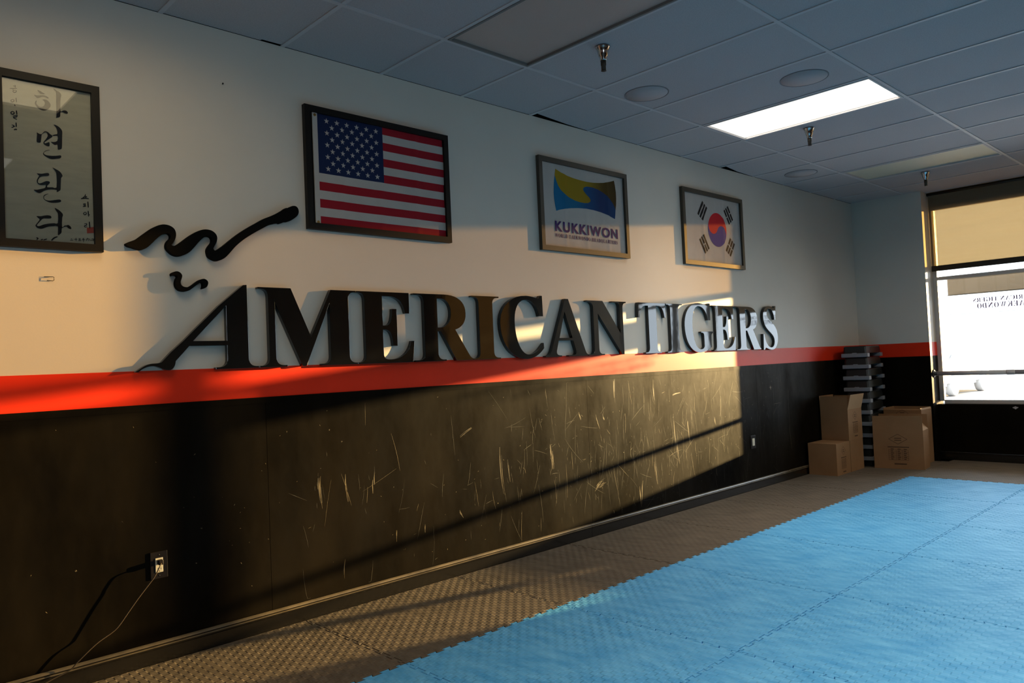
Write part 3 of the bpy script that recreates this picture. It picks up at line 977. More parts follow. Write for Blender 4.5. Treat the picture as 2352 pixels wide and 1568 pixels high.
# ------------------------------------------------------------------ framed pictures
def frame_part(t, x0, x1, z0, z1, bw, m_, dep=0.030, y=0.0):
    """x0.. are relative to the thing; wall at y=0"""
    bm = bmesh.new()
    for pts in (((x0, z1), (x1, z1), (x1 - bw, z1 - bw), (x0 + bw, z1 - bw)), ((x0, z0), (x0 + bw, z0 + bw), (x1 - bw, z0 + bw), (x1, z0)),
                ((x0, z0), (x0, z1), (x0 + bw, z1 - bw), (x0 + bw, z0 + bw)), ((x1, z0), (x1 - bw, z0 + bw), (x1 - bw, z1 - bw), (x1, z1))):
        prism(bm, pts, 'y', -dep, -0.001)
    o = link_bm('frame', bm, m_, t)
    bm = bmesh.new()
    box(bm, x0 + bw * 0.5, x1 - bw * 0.5, -0.008, -0.002, z0 + bw * 0.5, z1 - bw * 0.5)
    link_bm('backing_board', bm, M['frame_black'], t)
    return o


# --- calligraphy
cx0, cx1, cz0, cz1 = -0.667, -0.277, 1.812, 2.535
tcal = thing('framed_calligraphy', 'black framed scroll of black brush calligraphy at the left edge of the photo', 'framed picture', (cx0, 0, cz0))
frame_part(tcal, 0, cx1 - cx0, 0, cz1 - cz0, 0.032, M['frame_black'], 0.032)
YP = -0.0130
bm = bmesh.new()
nx, nz = 14, 26
pv = {}
for i in range(nx + 1):
    for j in range(nz + 1):
        x = 0.026 + (cx1 - cx0 - 0.052) * i / nx
        z = 0.026 + (cz1 - cz0 - 0.052) * j / nz
        pv[i, j] = bm.verts.new((x, -0.0125 + 0.0012 * math.sin(9 * i * 0.6 + j * 0.7), z))
for i in range(nx):
    for j in range(nz):
        f = bm.faces.new((pv[i, j], pv[i + 1, j], pv[i + 1, j + 1], pv[i, j + 1]))
        f.smooth = True
YI = -0.0150


def inkpoly(pts, org, mi=1, n=2):
    q = [(p[0] - cx0, p[1] - cz0) for p in traced(pts, *org, YI)]
    q = closed_spline(q, n)
    me = curve_mesh([q], 0.0)
    vs = [v.co.copy() for v in me.vertices]
    for p in me.polygons:
        try:
            flat(bm, [(vs[i].x, vs[i].y) for i in p.vertices], YI, mi)
        except ValueError:
            pass
    bpy.data.meshes.remove(me)


def inkline(pts, org, wd, mi=1):
    q = [(p[0] - cx0, p[1] - cz0) for p in traced(pts, *org, YI)]
    q = spline(q, 4)
    n = len(q)
    ws = [wd * (0.65 + 0.5 * math.sin(math.pi * (i + 0.6) / n)) for i in range(n)]
    ribbon(bm, q, ws, YI, mi)


A_ = (0, 150, 7.128)
B_ = (0, 360, 6.816)
inkpoly([(610, 402), (650, 415), (700, 445), (735, 468), (715, 472), (670, 465), (635, 440)], A_)
inkpoly([(555, 480), (600, 492), (660, 490), (720, 492), (770, 510), (800, 535), (780, 542), (740, 520), (690, 515), (650, 530), (615, 538), (590, 520)], A_)
inkpoly([(690, 560), (750, 560), (800, 595), (828, 645), (815, 690), (770, 728), (715, 742), (650, 720), (600, 675), (572, 630), (580, 590), (602, 572), (594, 620), (612, 650), (650, 675), (690, 680), (725, 655), (735, 615), (720, 580)], A_)
inkpoly([(870, 375), (920, 410), (970, 435), (1000, 475), (1000, 510), (990, 560), (990, 745), (1020, 745), (1050, 735), (1090, 745), (1112, 775), (1100, 790), (1065, 785), (1030, 765), (990, 768), (988, 825), (970, 848), (930, 855), (912, 872), (925, 830), (920, 600), (918, 440), (900, 420)], A_)
inkpoly([(600, 1097), (640, 1118), (680, 1125), (720, 1085), (750, 1078), (790, 1095), (820, 1125), (860, 1155), (840, 1185), (790, 1215), (750, 1245), (728, 1262), (745, 1275), (800, 1255), (812, 1275), (810, 1320), (780, 1325), (735, 1305), (712, 1280), (715, 1250), (745, 1215), (775, 1170), (780, 1140), (765, 1105), (735, 1095), (690, 1127), (680, 1150), (668, 1255), (640, 1262), (600, 1248), (608, 1130)], A_)
inkpoly([(875, 968), (930, 985), (980, 1020), (1018, 1075), (1018, 1150), (1015, 1335), (1000, 1370), (960, 1380), (945, 1370), (940, 1300), (900, 1305), (865, 1285), (830, 1250), (880, 1255), (938, 1235), (940, 1155), (870, 1158), (862, 1145), (900, 1130), (938, 1120), (935, 1060), (915, 1010)], A_)
inkpoly([(820, 1390), (770, 1395), (725, 1420), (718, 1445), (760, 1470), (850, 1480), (940, 1478), (990, 1472), (1005, 1495), (985, 1518), (930, 1525), (860, 1535), (800, 1520), (745, 1490), (708, 1455), (710, 1430), (740, 1400), (790, 1385)], A_)
inkpoly([(575, 258), (650, 265), (710, 255), (760, 255), (772, 285), (750, 298), (690, 300), (640, 310), (605, 345), (592, 385), (610, 415), (660, 405), (720, 380), (770, 385), (782, 410), (750, 440), (740, 475), (820, 475), (885, 480), (885, 300), (875, 240), (850, 200), (820, 165), (870, 190), (930, 225), (965, 265), (980, 305), (955, 340), (950, 500), (935, 530), (885, 555), (888, 520), (800, 510), (720, 520), (665, 545), (620, 565), (570, 550), (525, 515), (580, 515), (650, 500), (705, 485), (715, 450), (720, 435), (660, 440), (605, 430), (578, 395), (582, 350), (610, 300), (600, 285)], B_)
inkpoly([(765, 580), (730, 592), (695, 615), (690, 650), (720, 675), (780, 685), (860, 675), (930, 668), (958, 685), (945, 708), (880, 718), (800, 718), (740, 700), (690, 665), (678, 635), (690, 600), (730, 582)], B_)
inkpoly([(570, 928), (640, 930), (700, 918), (760, 915), (800, 930), (800, 962), (740, 965), (680, 965), (650, 985), (610, 1030), (578, 1070), (610, 1085), (680, 1060), (760, 1045), (850, 1038), (905, 1038), (908, 900), (890, 860), (855, 800), (910, 825), (960, 865), (988, 910), (975, 950), (972, 1100), (1010, 1075), (1040, 1075), (1065, 1065), (1100, 1085), (1118, 1120), (1100, 1130), (1060, 1110), (1040, 1090), (970, 1115), (965, 1180), (940, 1210), (905, 1220), (908, 1090), (830, 1085), (760, 1090), (700, 1110), (650, 1125), (590, 1115), (555, 1080), (570, 1050), (620, 985), (600, 960)], B_)
# small column on the left
for pts, wd in (([(248, 320), (252, 365)], .0014), ([(215, 335), (250, 345)], .0012), ([(160, 378), (280, 378)], .0014), ([(215, 378), (212, 402)], .0012),
                ([(240, 405), (212, 420), (225, 442), (258, 440), (268, 418), (245, 404)], .0014),
                ([(205, 555), (178, 575), (195, 598), (225, 590), (228, 565), (205, 555)], .0014), ([(262, 530), (270, 605)], .0016), ([(235, 640), (250, 665)], .0016),
                ([(205, 750), (178, 772), (195, 798), (225, 795), (232, 768), (205, 750)], .0018), ([(268, 738), (278, 805)], .002),
                ([(212, 830), (275, 815), (272, 840), (222, 850), (240, 868), (278, 885)], .0018),
                ([(190, 975), (225, 985), (215, 1010), (185, 1015)], .0018), ([(262, 935), (268, 1010)], .002), ([(225, 1000), (250, 1000)], .0015),
                ([(228, 1055), (262, 1045), (275, 1058)], .0022)):
    inkline(pts, A_, wd)
# small column on the right, date and signature
for pts, wd in (([(1340, 585), (1325, 620), (1295, 640)], .0015), ([(1325, 615), (1365, 625)], .0015), ([(1345, 625), (1342, 650)], .0014), ([(1268, 655), (1330, 645), (1392, 655)], .0018),
                ([(1300, 738), (1345, 735)], .0015), ([(1312, 740), (1320, 770)], .0014), ([(1335, 738), (1332, 770)], .0014), ([(1298, 778), (1350, 770)], .0016), ([(1375, 700), (1382, 795)], .002),
                ([(1330, 865), (1308, 885), (1325, 908), (1350, 895), (1345, 870), (1330, 865)], .0016), ([(1380, 845), (1388, 935)], .002), ([(1388, 905), (1408, 910)], .0015),
                ([(1318, 1050), (1355, 1045), (1352, 1070), (1325, 1080), (1330, 1100), (1365, 1095)], .0016), ([(1398, 1015), (1408, 1120)], .002),
                ([(1110, 1285), (1130, 1285)], .001), ([(1098, 1305), (1145, 1305)], .001), ([(1160, 1290), (1210, 1290)], .001), ([(1188, 1268), (1190, 1318)], .001),
                ([(1230, 1282), (1262, 1280)], .001), ([(1232, 1295), (1262, 1295)], .001), ([(1225, 1310), (1275, 1310)], .001),
                ([(1290, 1285), (1320, 1282)], .001), ([(1280, 1300), (1335, 1298)], .001), ([(1305, 1270), (1308, 1335)], .001),
                ([(1350, 1290), (1395, 1285), (1385, 1315)], .001), ([(1370, 1268), (1352, 1315)], .001), ([(1410, 1300), (1430, 1312)], .001), ([(1435, 1285), (1465, 1285), (1462, 1320)], .001), ([(1432, 1305), (1460, 1302)], .001),
                ([(568, 1265), (595, 1275), (575, 1298)], .002), ([(640, 1300), (672, 1290)], .0018), ([(680, 1302), (735, 1285)], .0018), ([(765, 1312), (770, 1314)], .0015), ([(805, 1308), (850, 1268), (900, 1250)], .0024)):
    inkline(pts, B_, wd)
sq = [(p[0] - cx0, p[1] - cz0) for p in traced([(1360, 1110), (1465, 1098), (1468, 1192), (1362, 1198)], *B_, YI + 0.0003)]
flat(bm, sq, YI + 0.0003, 2)
link_bm('calligraphy_paper', bm, [M['paper'], M['ink'], M['seal']], tcal)
bm = bmesh.new()
box(bm, 0.028, cx1 - cx0 - 0.028, -0.0195, -0.0175, 0.028, cz1 - cz0 - 0.028)
link_bm('glass', bm, M['glazing'], tcal)

# --- stars and stripes
fx0, fx1, fz0, fz1 = 0.709, 1.676, 2.008, 2.669
tus = thing('framed_flag', 'black framed flag with white stars on navy and red and white stripes', 'framed flag', (fx0, 0, fz0))
frame_part(tus, 0, fx1 - fx0, 0, fz1 - fz0, 0.034, M['frame_black'], 0.030)
hx0, hx1 = 0.757 - fx0, 0.786 - fx0
ux1 = 1.202 - fx0
rx1 = 1.641 - fx0
sz0, sz1 = 2.036 - fz0, 2.640 - fz0
st = (sz1 - sz0) / 13
bm = bmesh.new()


def flagy(x, z):
    c = 0.0
    for fx in (0.215, 0.47, 0.72):
        d = abs(x - fx)
        if d < 0.03: c += 0.0035 * (1 - d / 0.03)
    return -0.016 - 0.0015 * math.sin(11 * x + 5 * z) - c - 0.002 * math.sin(23 * x) * max(0, (x - 0.7))


def cloth(x0, x1, z0, z1, nx, nz, mi, fy=flagy):
    V = {}
    for i in range(nx + 1):
        for j in range(nz + 1):
            x = x0 + (x1 - x0) * i / nx; z = z0 + (z1 - z0) * j / nz
            V[i, j] = bm.verts.new((x, fy(x, z), z))
    for i in range(nx):
        for j in range(nz):
            f = bm.faces.new((V[i, j], V[i + 1, j], V[i + 1, j + 1], V[i, j + 1]))
            f.material_index = mi; f.smooth = True
            f.normal_update()
            if f.normal.y > 0: f.normal_flip()


for i in range(13):
    za = sz0 + i * st
    mi = 1 if i % 2 == 0 else 0
    right = rx1 + 0.004 * math.sin(i * 0.9)
    cloth(hx1 if i < 6 else ux1, right, za, za + st, 60 if i < 6 else 34, 2, mi)
cloth(hx1, ux1, sz0 + 6 * st, sz1, 28, 10, 2)
us_flag = link_bm('flag', bm, [M['cloth_white'], M['cloth_red'], M['cloth_navy']], tus)
bm = bmesh.new()
cw, ch = ux1 - hx1, 7 * st
for r in range(9):
    n = 6 if r % 2 == 0 else 5
    for k in range(n):
        sx = hx1 + cw * ((1 + 2 * k) if r % 2 == 0 else (2 + 2 * k)) / 12
        sz = sz1 - ch * (r + 1) / 10
        sx = hx1 + 0.028 + (sx - hx1) * 0.90
        sz = sz - 0.004
        pts = []
        for q in range(10):
            rr = 0.0165 if q % 2 == 0 else 0.0064
            a = math.pi / 2 + q * math.pi / 5
            pts.append((sx + rr * math.cos(a), sz + rr * math.sin(a)))
        c0 = bm.verts.new((sx, flagy(sx, sz) - 0.0015, sz))
        vv = [bm.verts.new((p[0], flagy(*p) - 0.0012, p[1])) for p in pts]
        for q in range(10):
            bm.faces.new((c0, vv[q], vv[(q + 1) % 10]))
link_bm('star_field', bm, M['cloth_white'], us_flag)
bm = bmesh.new()
box(bm, hx0, hx1, -0.022, -0.016, 2.036 - fz0, 2.634 - fz0)
hd = link_bm('flag_header', bm, M['cloth_white'], tus)
for zz in (0.012 + sz0, sz1 - 0.018):
    bm = bmesh.new()
    lathe(bm, [(0.0045, 0), (0.008, 0.0), (0.008, 0.002), (0.0045, 0.002)], 16)
    bmesh.ops.rotate(bm, verts=bm.verts[:], cent=(0, 0, 0), matrix=Matrix.Rotation(math.pi / 2, 3, 'X'))
    g_ = link_bm('grommet', bm, M['brass'], hd)
    g_.location = ((hx0 + hx1) / 2, -0.0215, zz)

# --- white flag with the blue and yellow emblem
kx0, kx1, kz0, kz1 = 2.474, 3.453, 2.027, 2.681
tk_ = thing('framed_flag', 'dark framed white flag with a yellow and blue wave emblem and KUKKIWON lettering', 'framed flag', (kx0, 0, kz0))
frame_part(tk_, 0, kx1 - kx0, 0, kz1 - kz0, 0.034, M['frame_brown'], 0.030)
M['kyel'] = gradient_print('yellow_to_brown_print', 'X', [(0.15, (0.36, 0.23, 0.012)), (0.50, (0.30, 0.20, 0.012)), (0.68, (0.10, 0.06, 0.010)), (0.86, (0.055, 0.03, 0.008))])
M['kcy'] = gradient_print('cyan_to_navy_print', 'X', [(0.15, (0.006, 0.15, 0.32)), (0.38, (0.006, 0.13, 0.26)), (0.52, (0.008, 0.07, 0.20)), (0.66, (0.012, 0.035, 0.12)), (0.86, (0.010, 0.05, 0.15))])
bm = bmesh.new()


def wavey(folds):
    def fy(x, z):
        c = 0.0
        for fx in folds:
            d = abs(x - fx)
            if d < 0.02: c += 0.003 * (1 - d / 0.02)
        return -0.012 - c - 0.0012 * math.sin(8 * x + 7 * z)
    return fy


kfy = wavey((0.27, 0.50, 0.75))
cloth(0.026, kx1 - kx0 - 0.026, 0.026, kz1 - kz0 - 0.026, 60, 16, 0, kfy)


def printpoly(pts, org, x0, z0, fy, mi, n=2, off=0.0012, y=-0.014):
    q = [(p[0] - x0, p[1] - z0) for p in traced(pts, *org, y)]
    if n > 1: q = closed_spline(q, n)
    printraw([q], fy, mi, off)


def printraw(outs, fy, mi, off=0.0012, cell=0.03):
    """drape a filled print over the cloth, cut finely so it follows the folds"""
    me = curve_mesh(outs, 0.0)
    b2 = bmesh.new()
    b2.from_mesh(me)
    bpy.data.meshes.remove(me)
    xs_ = [v.co.x for v in b2.verts]; zs_ = [v.co.y for v in b2.verts]
    for lo, hi, no in ((min(xs_), max(xs_), (1, 0, 0)), (min(zs_), max(zs_), (0, 1, 0))):
        k = math.floor(lo / cell) + 1
        while k * cell < hi:
            bmesh.ops.bisect_plane(b2, geom=b2.verts[:] + b2.edges[:] + b2.faces[:], plane_co=(k * cell * no[0], k * cell * no[1], 0), plane_no=no)
            k += 1
    mp_ = {}
    for f in b2.faces:
        vs = []
        for v in f.verts:
            if v not in mp_:
                mp_[v] = bm.verts.new((v.co.x, fy(v.co.x, v.co.y) - off, v.co.y))
            vs.append(mp_[v])
        try:
            g = bm.faces.new(vs)
        except ValueError:
            continue
        g.material_index = mi
        g.normal_update()
        if g.normal.y > 0: g.normal_flip()
    b2.free()


K_ = (1260, 370, 10.456)
border = [(1610, 1180), (1590, 1110), (1550, 1020), (1480, 920), (1400, 830), (1300, 750), (1180, 680), (1060, 635), (960, 615), (900, 612), (850, 630), (828, 660), (835, 700), (860, 745),
          (890, 790), (930, 830), (975, 870), (1005, 920), (1010, 960), (985, 990), (940, 1008), (860, 1005), (760, 985), (640, 945), (500, 870), (390, 785), (300, 690), (230, 575), (185, 450), (150, 330)]
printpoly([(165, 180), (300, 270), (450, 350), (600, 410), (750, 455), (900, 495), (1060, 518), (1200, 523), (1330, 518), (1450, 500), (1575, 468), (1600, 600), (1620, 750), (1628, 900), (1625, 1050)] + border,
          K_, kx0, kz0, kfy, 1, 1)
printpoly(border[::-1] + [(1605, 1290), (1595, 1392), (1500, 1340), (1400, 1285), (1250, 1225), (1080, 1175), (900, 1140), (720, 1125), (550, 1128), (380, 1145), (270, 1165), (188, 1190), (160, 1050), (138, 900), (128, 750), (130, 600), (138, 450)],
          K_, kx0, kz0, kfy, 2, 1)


def font_outline_mesh(s, x0, x1, z0, z1, fy, mi, bold):
    b_ = bmesh.new()
    text_faces(b_, s, x0, x1, z0, z1, 0, mi, bold)
    for f in b_.faces:
        try:
            g = bm.faces.new([bm.verts.new((v.co.x, fy(v.co.x, v.co.z) - 0.0034, v.co.z)) for v in f.verts])
            g.material_index = mi
            g.normal_update()
            if g.normal.y > 0: g.normal_flip()
        except ValueError:
            pass
    b_.free()


font_outline_mesh('KUKKIWON', 2.626 - kx0, 3.325 - kx0, 2.168 - kz0, 2.243 - kz0, kfy, 3, 0.030)
serif_line(bm, 'WORLD TAEKWONDO HEADQUARTERS', 2.622 - kx0, 3.318 - kx0, 2.127 - kz0, 2.153 - kz0, lambda b_, outs: printraw(outs, kfy, 3, 0.0032, 5.0), gap=70, space=230)
link_bm('flag', bm, [M['cloth_white'], M['kyel'], M['kcy'], M['purple']], tk_)

# --- white flag with the red and blue circle
gx0, gx1, gz0, gz1 = 4.212, 5.203, 2.034, 2.692
tko = thing('framed_flag', 'dark framed white flag with a red and blue circle and four black bar groups', 'framed flag', (gx0, 0, gz0))
frame_part(tko, 0, gx1 - gx0, 0, gz1 - gz0, 0.036, M['frame_brown'], 0.030)
bm = bmesh.new()
gfy = wavey((0.33, 0.66))
cloth(0.026, gx1 - gx0 - 0.026, 0.026, gz1 - gz0 - 0.026, 60, 16, 0, gfy)
ccx, ccz, cr = 4.768 - gx0, 2.371 - gz0, 0.152
tilt = math.radians(-28)


def arc(cx, cz, r, a0, a1, n=24):
    return [(cx + r * math.cos(a0 + (a1 - a0) * i / n), cz + r * math.sin(a0 + (a1 - a0) * i / n)) for i in range(n + 1)]


dx, dz = math.cos(tilt) * cr / 2, math.sin(tilt) * cr / 2
red = arc(ccx, ccz, cr, tilt, tilt + math.pi, 40) + arc(ccx - dx, ccz - dz, cr / 2, tilt + math.pi, tilt + 2 * math.pi, 24)[1:] + arc(ccx + dx, ccz + dz, cr / 2, tilt + math.pi, tilt, 24)[1:-1]
blue = arc(ccx, ccz, cr, tilt + math.pi, tilt + 2 * math.pi, 40) + arc(ccx + dx, ccz + dz, cr / 2, tilt, tilt + math.pi, 24)[1:] + arc(ccx - dx, ccz - dz, cr / 2, tilt + 2 * math.pi, tilt + math.pi, 24)[1:-1]
printraw([red], gfy, 1, cell=0.05)
printraw([blue], gfy, 2, cell=0.05)


def trigram(cx, cz, ang, bars):
    for k, broken in enumerate(bars):
        off = (k - 1) * 0.036
        for a, b in (((-0.073, -0.005), (0.005, 0.073)) if broken else ((-0.073, 0.073),)):
            q = []
            for u, v in ((a, off - 0.012), (b, off - 0.012), (b, off + 0.012), (a, off + 0.012)):
                q.append((cx - gx0 + u * math.cos(ang) - v * math.sin(ang), cz - gz0 + u * math.sin(ang) + v * math.cos(ang)))
            printraw([q], gfy, 3, cell=0.03)


trigram(4.537, 2.519, math.radians(56), (0, 0, 0))
trigram(4.970, 2.523, math.radians(-56), (1, 0, 1))
trigram(4.545, 2.228, math.radians(-56), (0, 1, 0))
trigram(4.976, 2.230, math.radians(56), (1, 1, 1))
link_bm('flag', bm, [M['cloth_white'], M['kred'], M['kblue'], M['kblack']], tko)

# ------------------------------------------------------------------ small things on the wall
t = thing('power_outlet', 'dark outlet plate with an ivory socket low on the black wall at the lower left', 'power outlet', (-0.0815, -0.008, 0.425))
bm = bmesh.new()
box(bm, -0.037, 0.037, -0.006, 0.0, -0.060, 0.060, bev=0.002)
link_bm('wall_plate', bm, M['plate'], t)
bm = bmesh.new()
box(bm, -0.0165, 0.0165, -0.0085, -0.005, -0.032, 0.032, bev=0.0015)
rc = link_bm('receptacle', bm, M['ivory'], t)
bm = bmesh.new()
for dz in (-0.016,):
    box(bm, -0.007, -0.0055, -0.0088, -0.008, dz - 0.004, dz + 0.004)
    box(bm, 0.0055, 0.007, -0.0088, -0.008, dz - 0.004, dz + 0.004)
    box(bm, -0.002, 0.002, -0.0088, -0.008, dz - 0.012, dz - 0.008)
link_bm('socket_slots', bm, M['plate'], rc)
for zz in (-0.046, 0.046):
    bm = bmesh.new()
    lathe(bm, [(0.003, 0), (0.003, 0.001), (0.001, 0.0015)], 10)
    bmesh.ops.rotate(bm, verts=bm.verts[:], cent=(0, 0, 0), matrix=Matrix.Rotation(math.pi / 2, 3, 'X'))
    s_ = link_bm('screw', bm, M['steel'], t)
    s_.location = (0, -0.006, zz)

t = thing('extension_cord', 'thin brown cord plugged into the lower left outlet and trailing down the wall', 'power cord', (-0.0815, -0.0165, 0.440))
bm = bmesh.new()
box(bm, -0.011, 0.011, -0.026, -0.0003, -0.011, 0.011, bev=0.004)
link_bm('plug', bm, M['plate'], t)
pts = [(-0.0815, -0.040, 0.437), (-0.092, -0.055, 0.428), (-0.117, -0.058, 0.388), (-0.137, -0.056, 0.364), (-0.180, -0.054, 0.316), (-0.221, -0.052, 0.266), (-0.262, -0.05, 0.215), (-0.290, -0.048, 0.192),
       (-0.354, -0.048, 0.160), (-0.423, -0.045, 0.106), (-0.452, -0.045, 0.082), (-0.536, -0.05, 0.060), (-0.64, -0.08, 0.030), (-0.78, -0.12, 0.006), (-1.0, -0.14, 0.004)]
bm = bmesh.new()
q = [(p[0] + 0.0815, p[1] + 0.0165, p[2] - 0.440) for p in spline(pts, 6)]
tube(bm, q, 0.0026, 8)
link_bm('cord', bm, M['cord'], t)

t = thing('power_outlet', 'small dark outlet plate with a white insert, far along the black wall near the boxes', 'power outlet', (5.203, -0.008, 0.432))
bm = bmesh.new()
box(bm, -0.046, 0.046, -0.006, 0.0, -0.061, 0.061, bev=0.002)
link_bm('wall_plate', bm, M['plate'], t)
bm = bmesh.new()
box(bm, -0.020, 0.020, -0.009, -0.005, -0.034, 0.034, bev=0.0015)
link_bm('receptacle', bm, M['ivory'], t)

bm = bmesh.new()
tube(bm, [(-0.016, -0.003, 0.004), (0.016, -0.003, 0.005), (0.018, -0.012, 0.003), (0.018, -0.012, -0.010), (0.016, -0.003, -0.012), (-0.006, -0.003, -0.011)], 0.0013, 6)
tag(link_bm('wall_hook', bm, M['steel'], None, (-0.483, -0.001, 1.694)), 'tiny bent wire hook on the sunlit wall under the calligraphy', 'hook')
bm = bmesh.new()
lathe(bm, [(0.0015, 0.0), (0.0015, 0.008), (0.004, 0.008), (0.004, 0.0095)], 10)
bmesh.ops.rotate(bm, verts=bm.verts[:], cent=(0, 0, 0), matrix=Matrix.Rotation(math.pi / 2, 3, 'X'))
tag(link_bm('nail', bm, M['steel'], None, (0.284, -0.0005, 2.684)), 'lone nail in the white wall between the calligraphy and the starry flag', 'nail')

# sticker on the sill wall
bm = bmesh.new()
pts = [(-1.46, 0.525), (-1.475, 0.530), (-1.487, 0.537), (-1.500, 0.530), (-1.515, 0.527), (-1.507, 0.518), (-1.497, 0.514), (-1.492, 0.506), (-1.482, 0.507), (-1.476, 0.515), (-1.466, 0.517)]
prism(bm, [(p[0], p[1] + 0.05) for p in pts], 'x', 7.9285, 7.9299)
tag(link_bm('sticker', bm, M['sticker']), 'small pale worn sticker on the black wall under the window', 'sticker')

# ballet bar
t = thing('ballet_bar', 'grey wrapped horizontal bar across the window', 'exercise bar', (7.845, JAMB, 0.945))
bm = bmesh.new()
lathe(bm, [(0.044, 0.0), (0.044, 0.006), (0.036, 0.010), (0.024, 0.014), (0.022, 0.045), (0.017, 0.048)], 24)
bmesh.ops.rotate(bm, verts=bm.verts[:], cent=(0, 0, 0), matrix=Matrix.Rotation(math.pi / 2, 3, 'X'))
link_bm('flange', bm, M['steel'], t)
bm = bmesh.new()
tube(bm, [(0, -0.040, 0), (0, -0.70, 0.0)], 0.0235, 20)
tube(bm, [(0, -0.69, 0), (0, -0.70, 0), (0, -0.76, 0), (0, -0.77, 0)], [0.0235, 0.026, 0.026, 0.0235], 20)
tube(bm, [(0, -0.765, 0), (0, W1[0] - JAMB + 0.006, 0.0)], 0.0235, 20)
link_bm('bar', bm, M['pipewrap'], t)
bm = bmesh.new()
lathe(bm, [(0.044, 0.0), (0.044, 0.006), (0.024, 0.014), (0.022, 0.045)], 24)
bmesh.ops.rotate(bm, verts=bm.verts[:], cent=(0, 0, 0), matrix=Matrix.Rotation(-math.pi / 2, 3, 'X'))
e_ = link_bm('flange', bm, M['steel'], t)
e_.location = (0, W1[0] - JAMB, 0)

# lettering on the glass, read from outside (mirrored from here)
bm = bmesh.new()
XG = XW - 0.0042


def gput(b_, outs):
    me = curve_mesh(outs, 0.0)
    vs = [v.co.copy() for v in me.vertices]
    for p in me.polygons:
        try:
            b_.faces.new([b_.verts.new((0, vs[i].x, vs[i].y)) for i in p.vertices])
        except ValueError:
            pass
    bpy.data.meshes.remove(me)


serif_line(bm, 'AMERICAN TIGERS', 0.0, 0.61, 0.070, 0.115, gput, gap=40, space=200)
serif_line(bm, 'TAEKWONDO', 0.09, 0.575, 0.0, 0.056, gput, gap=60)
tag(link_bm('window_lettering', bm, M['decal'], None, (XG, -1.135 - 0.61, 1.63)), 'mirrored purple vinyl lettering on the bright window glass', 'lettering')

# ------------------------------------------------------------------ floor mats
MX, MS, MY = 0.613, 0.9935, -0.883
NT = 12
jr = random.Random(5)


def edge_line(s0, s1, d=0.009):
    """puzzle edge along s, offset d either side"""
    ln = s1 - s0
    n = max(2, round(NT * ln / MS))
    p = ln / n
    out = [(s0, 0.0), (s0 + 0.27 * p, 0.0), (s0 + 0.27 * p, -d)]
    for i in range(n):
        a = s0 + i * p
        out += [(a + 0.52 * p, -d), (a + 0.44 * p, d)]
        if i < n - 1:
            out += [(a + 1.06 * p, d), (a + 0.98 * p, -d)]
        else:
            out += [(a + 0.73 * p, d), (a + 0.73 * p, 0.0)]
    out.append((s1, 0.0))
    return out


def mat_tile(name, x0, x1, y0, y1, sides, m_, label, cat, group):
    """sides = which of bottom,right,top,left carry teeth"""
    cx, cy = x0, y0
    pts = []
    bo = [(s, y0 + v) for s, v in edge_line(x0, x1)] if sides[0] else [(x0, y0), (x1, y0)]
    ri = [(x1 + v, s) for s, v in edge_line(y0, y1)] if sides[1] else [(x1, y0), (x1, y1)]
    to = [(s, y1 + v) for s, v in edge_line(x0, x1)][::-1] if sides[2] else [(x1, y1), (x0, y1)]
    le = [(x0 + v, s) for s, v in edge_line(y0, y1)][::-1] if sides[3] else [(x0, y1), (x0, y0)]
    for e in (bo, ri, to, le): pts += e[:-1]
    pts = [(a - cx, b - cy) for a, b in pts]

    def inset(d):
        out = []
        n = len(pts)
        for i in range(n):
            p0, p1, p2 = Vector(pts[i - 1]), Vector(pts[i]), Vector(pts[(i + 1) % n])
            e1, e2 = (p1 - p0).normalized(), (p2 - p1).normalized()
            n1, n2 = Vector((-e1.y, e1.x)), Vector((-e2.y, e2.x))
            b = n1 + n2
            if b.length < 1e-6: b = n1
            b = b / max(0.35, b.dot(n1))
            out.append(p1 + b * d)
        return out
    bm = bmesh.new()
    lo = [bm.verts.new((p.x, p.y, PIT)) for p in inset(0.0019)]
    mid = [bm.verts.new((p.x, p.y, -0.0015)) for p in inset(0.0019)]
    hi = [bm.verts.new((p.x, p.y, 0.0)) for p in inset(0.0036)]
    n = len(pts)
    for a, b in ((lo, mid), (mid, hi)):
        for i in range(n):
            bm.faces.new((a[i], a[(i + 1) % n], b[(i + 1) % n], b[i]))
    core = [Vector((0.09 + (x1 - x0 - 0.18) * i / 3, 0.09 + (y1 - y0 - 0.18) * j / 3)) for i in range(4) for j in range(4)]
    q2 = [v.co.xy for v in hi] + core
    hv = hi + [bm.verts.new((p.x, p.y, 0.0)) for p in core]
    vv, _, ff, ov, _, _ = delaunay_2d_cdt(q2, [(i, (i + 1) % n) for i in range(n)], [], 0, 1e-7, True)
    loop = q2[:n]

    def inside(p):
        c = False
        for i in range(n):
            a, b = loop[i - 1], loop[i]
            if (a.y > p.y) != (b.y > p.y) and p.x < (b.x - a.x) * (p.y - a.y) / (b.y - a.y) + a.x:
                c = not c
        return c
    ff = [t_ for t_ in ff if inside(sum((vv[i] for i in t_), Vector((0, 0))) / len(t_))]
    nv = [hv[ov[i][0]] if ov[i] else bm.verts.new((p.x, p.y, 0.0)) for i, p in enumerate(vv)]
    for t_ in ff:
        bm.faces.new([nv[i] for i in t_])
    o = link_bm(name, bm, m_, None, (cx + jr.uniform(-.0013, .0013), cy + jr.uniform(-.0013, .0013), 0))
    tag(o, label, cat, group)
    return o


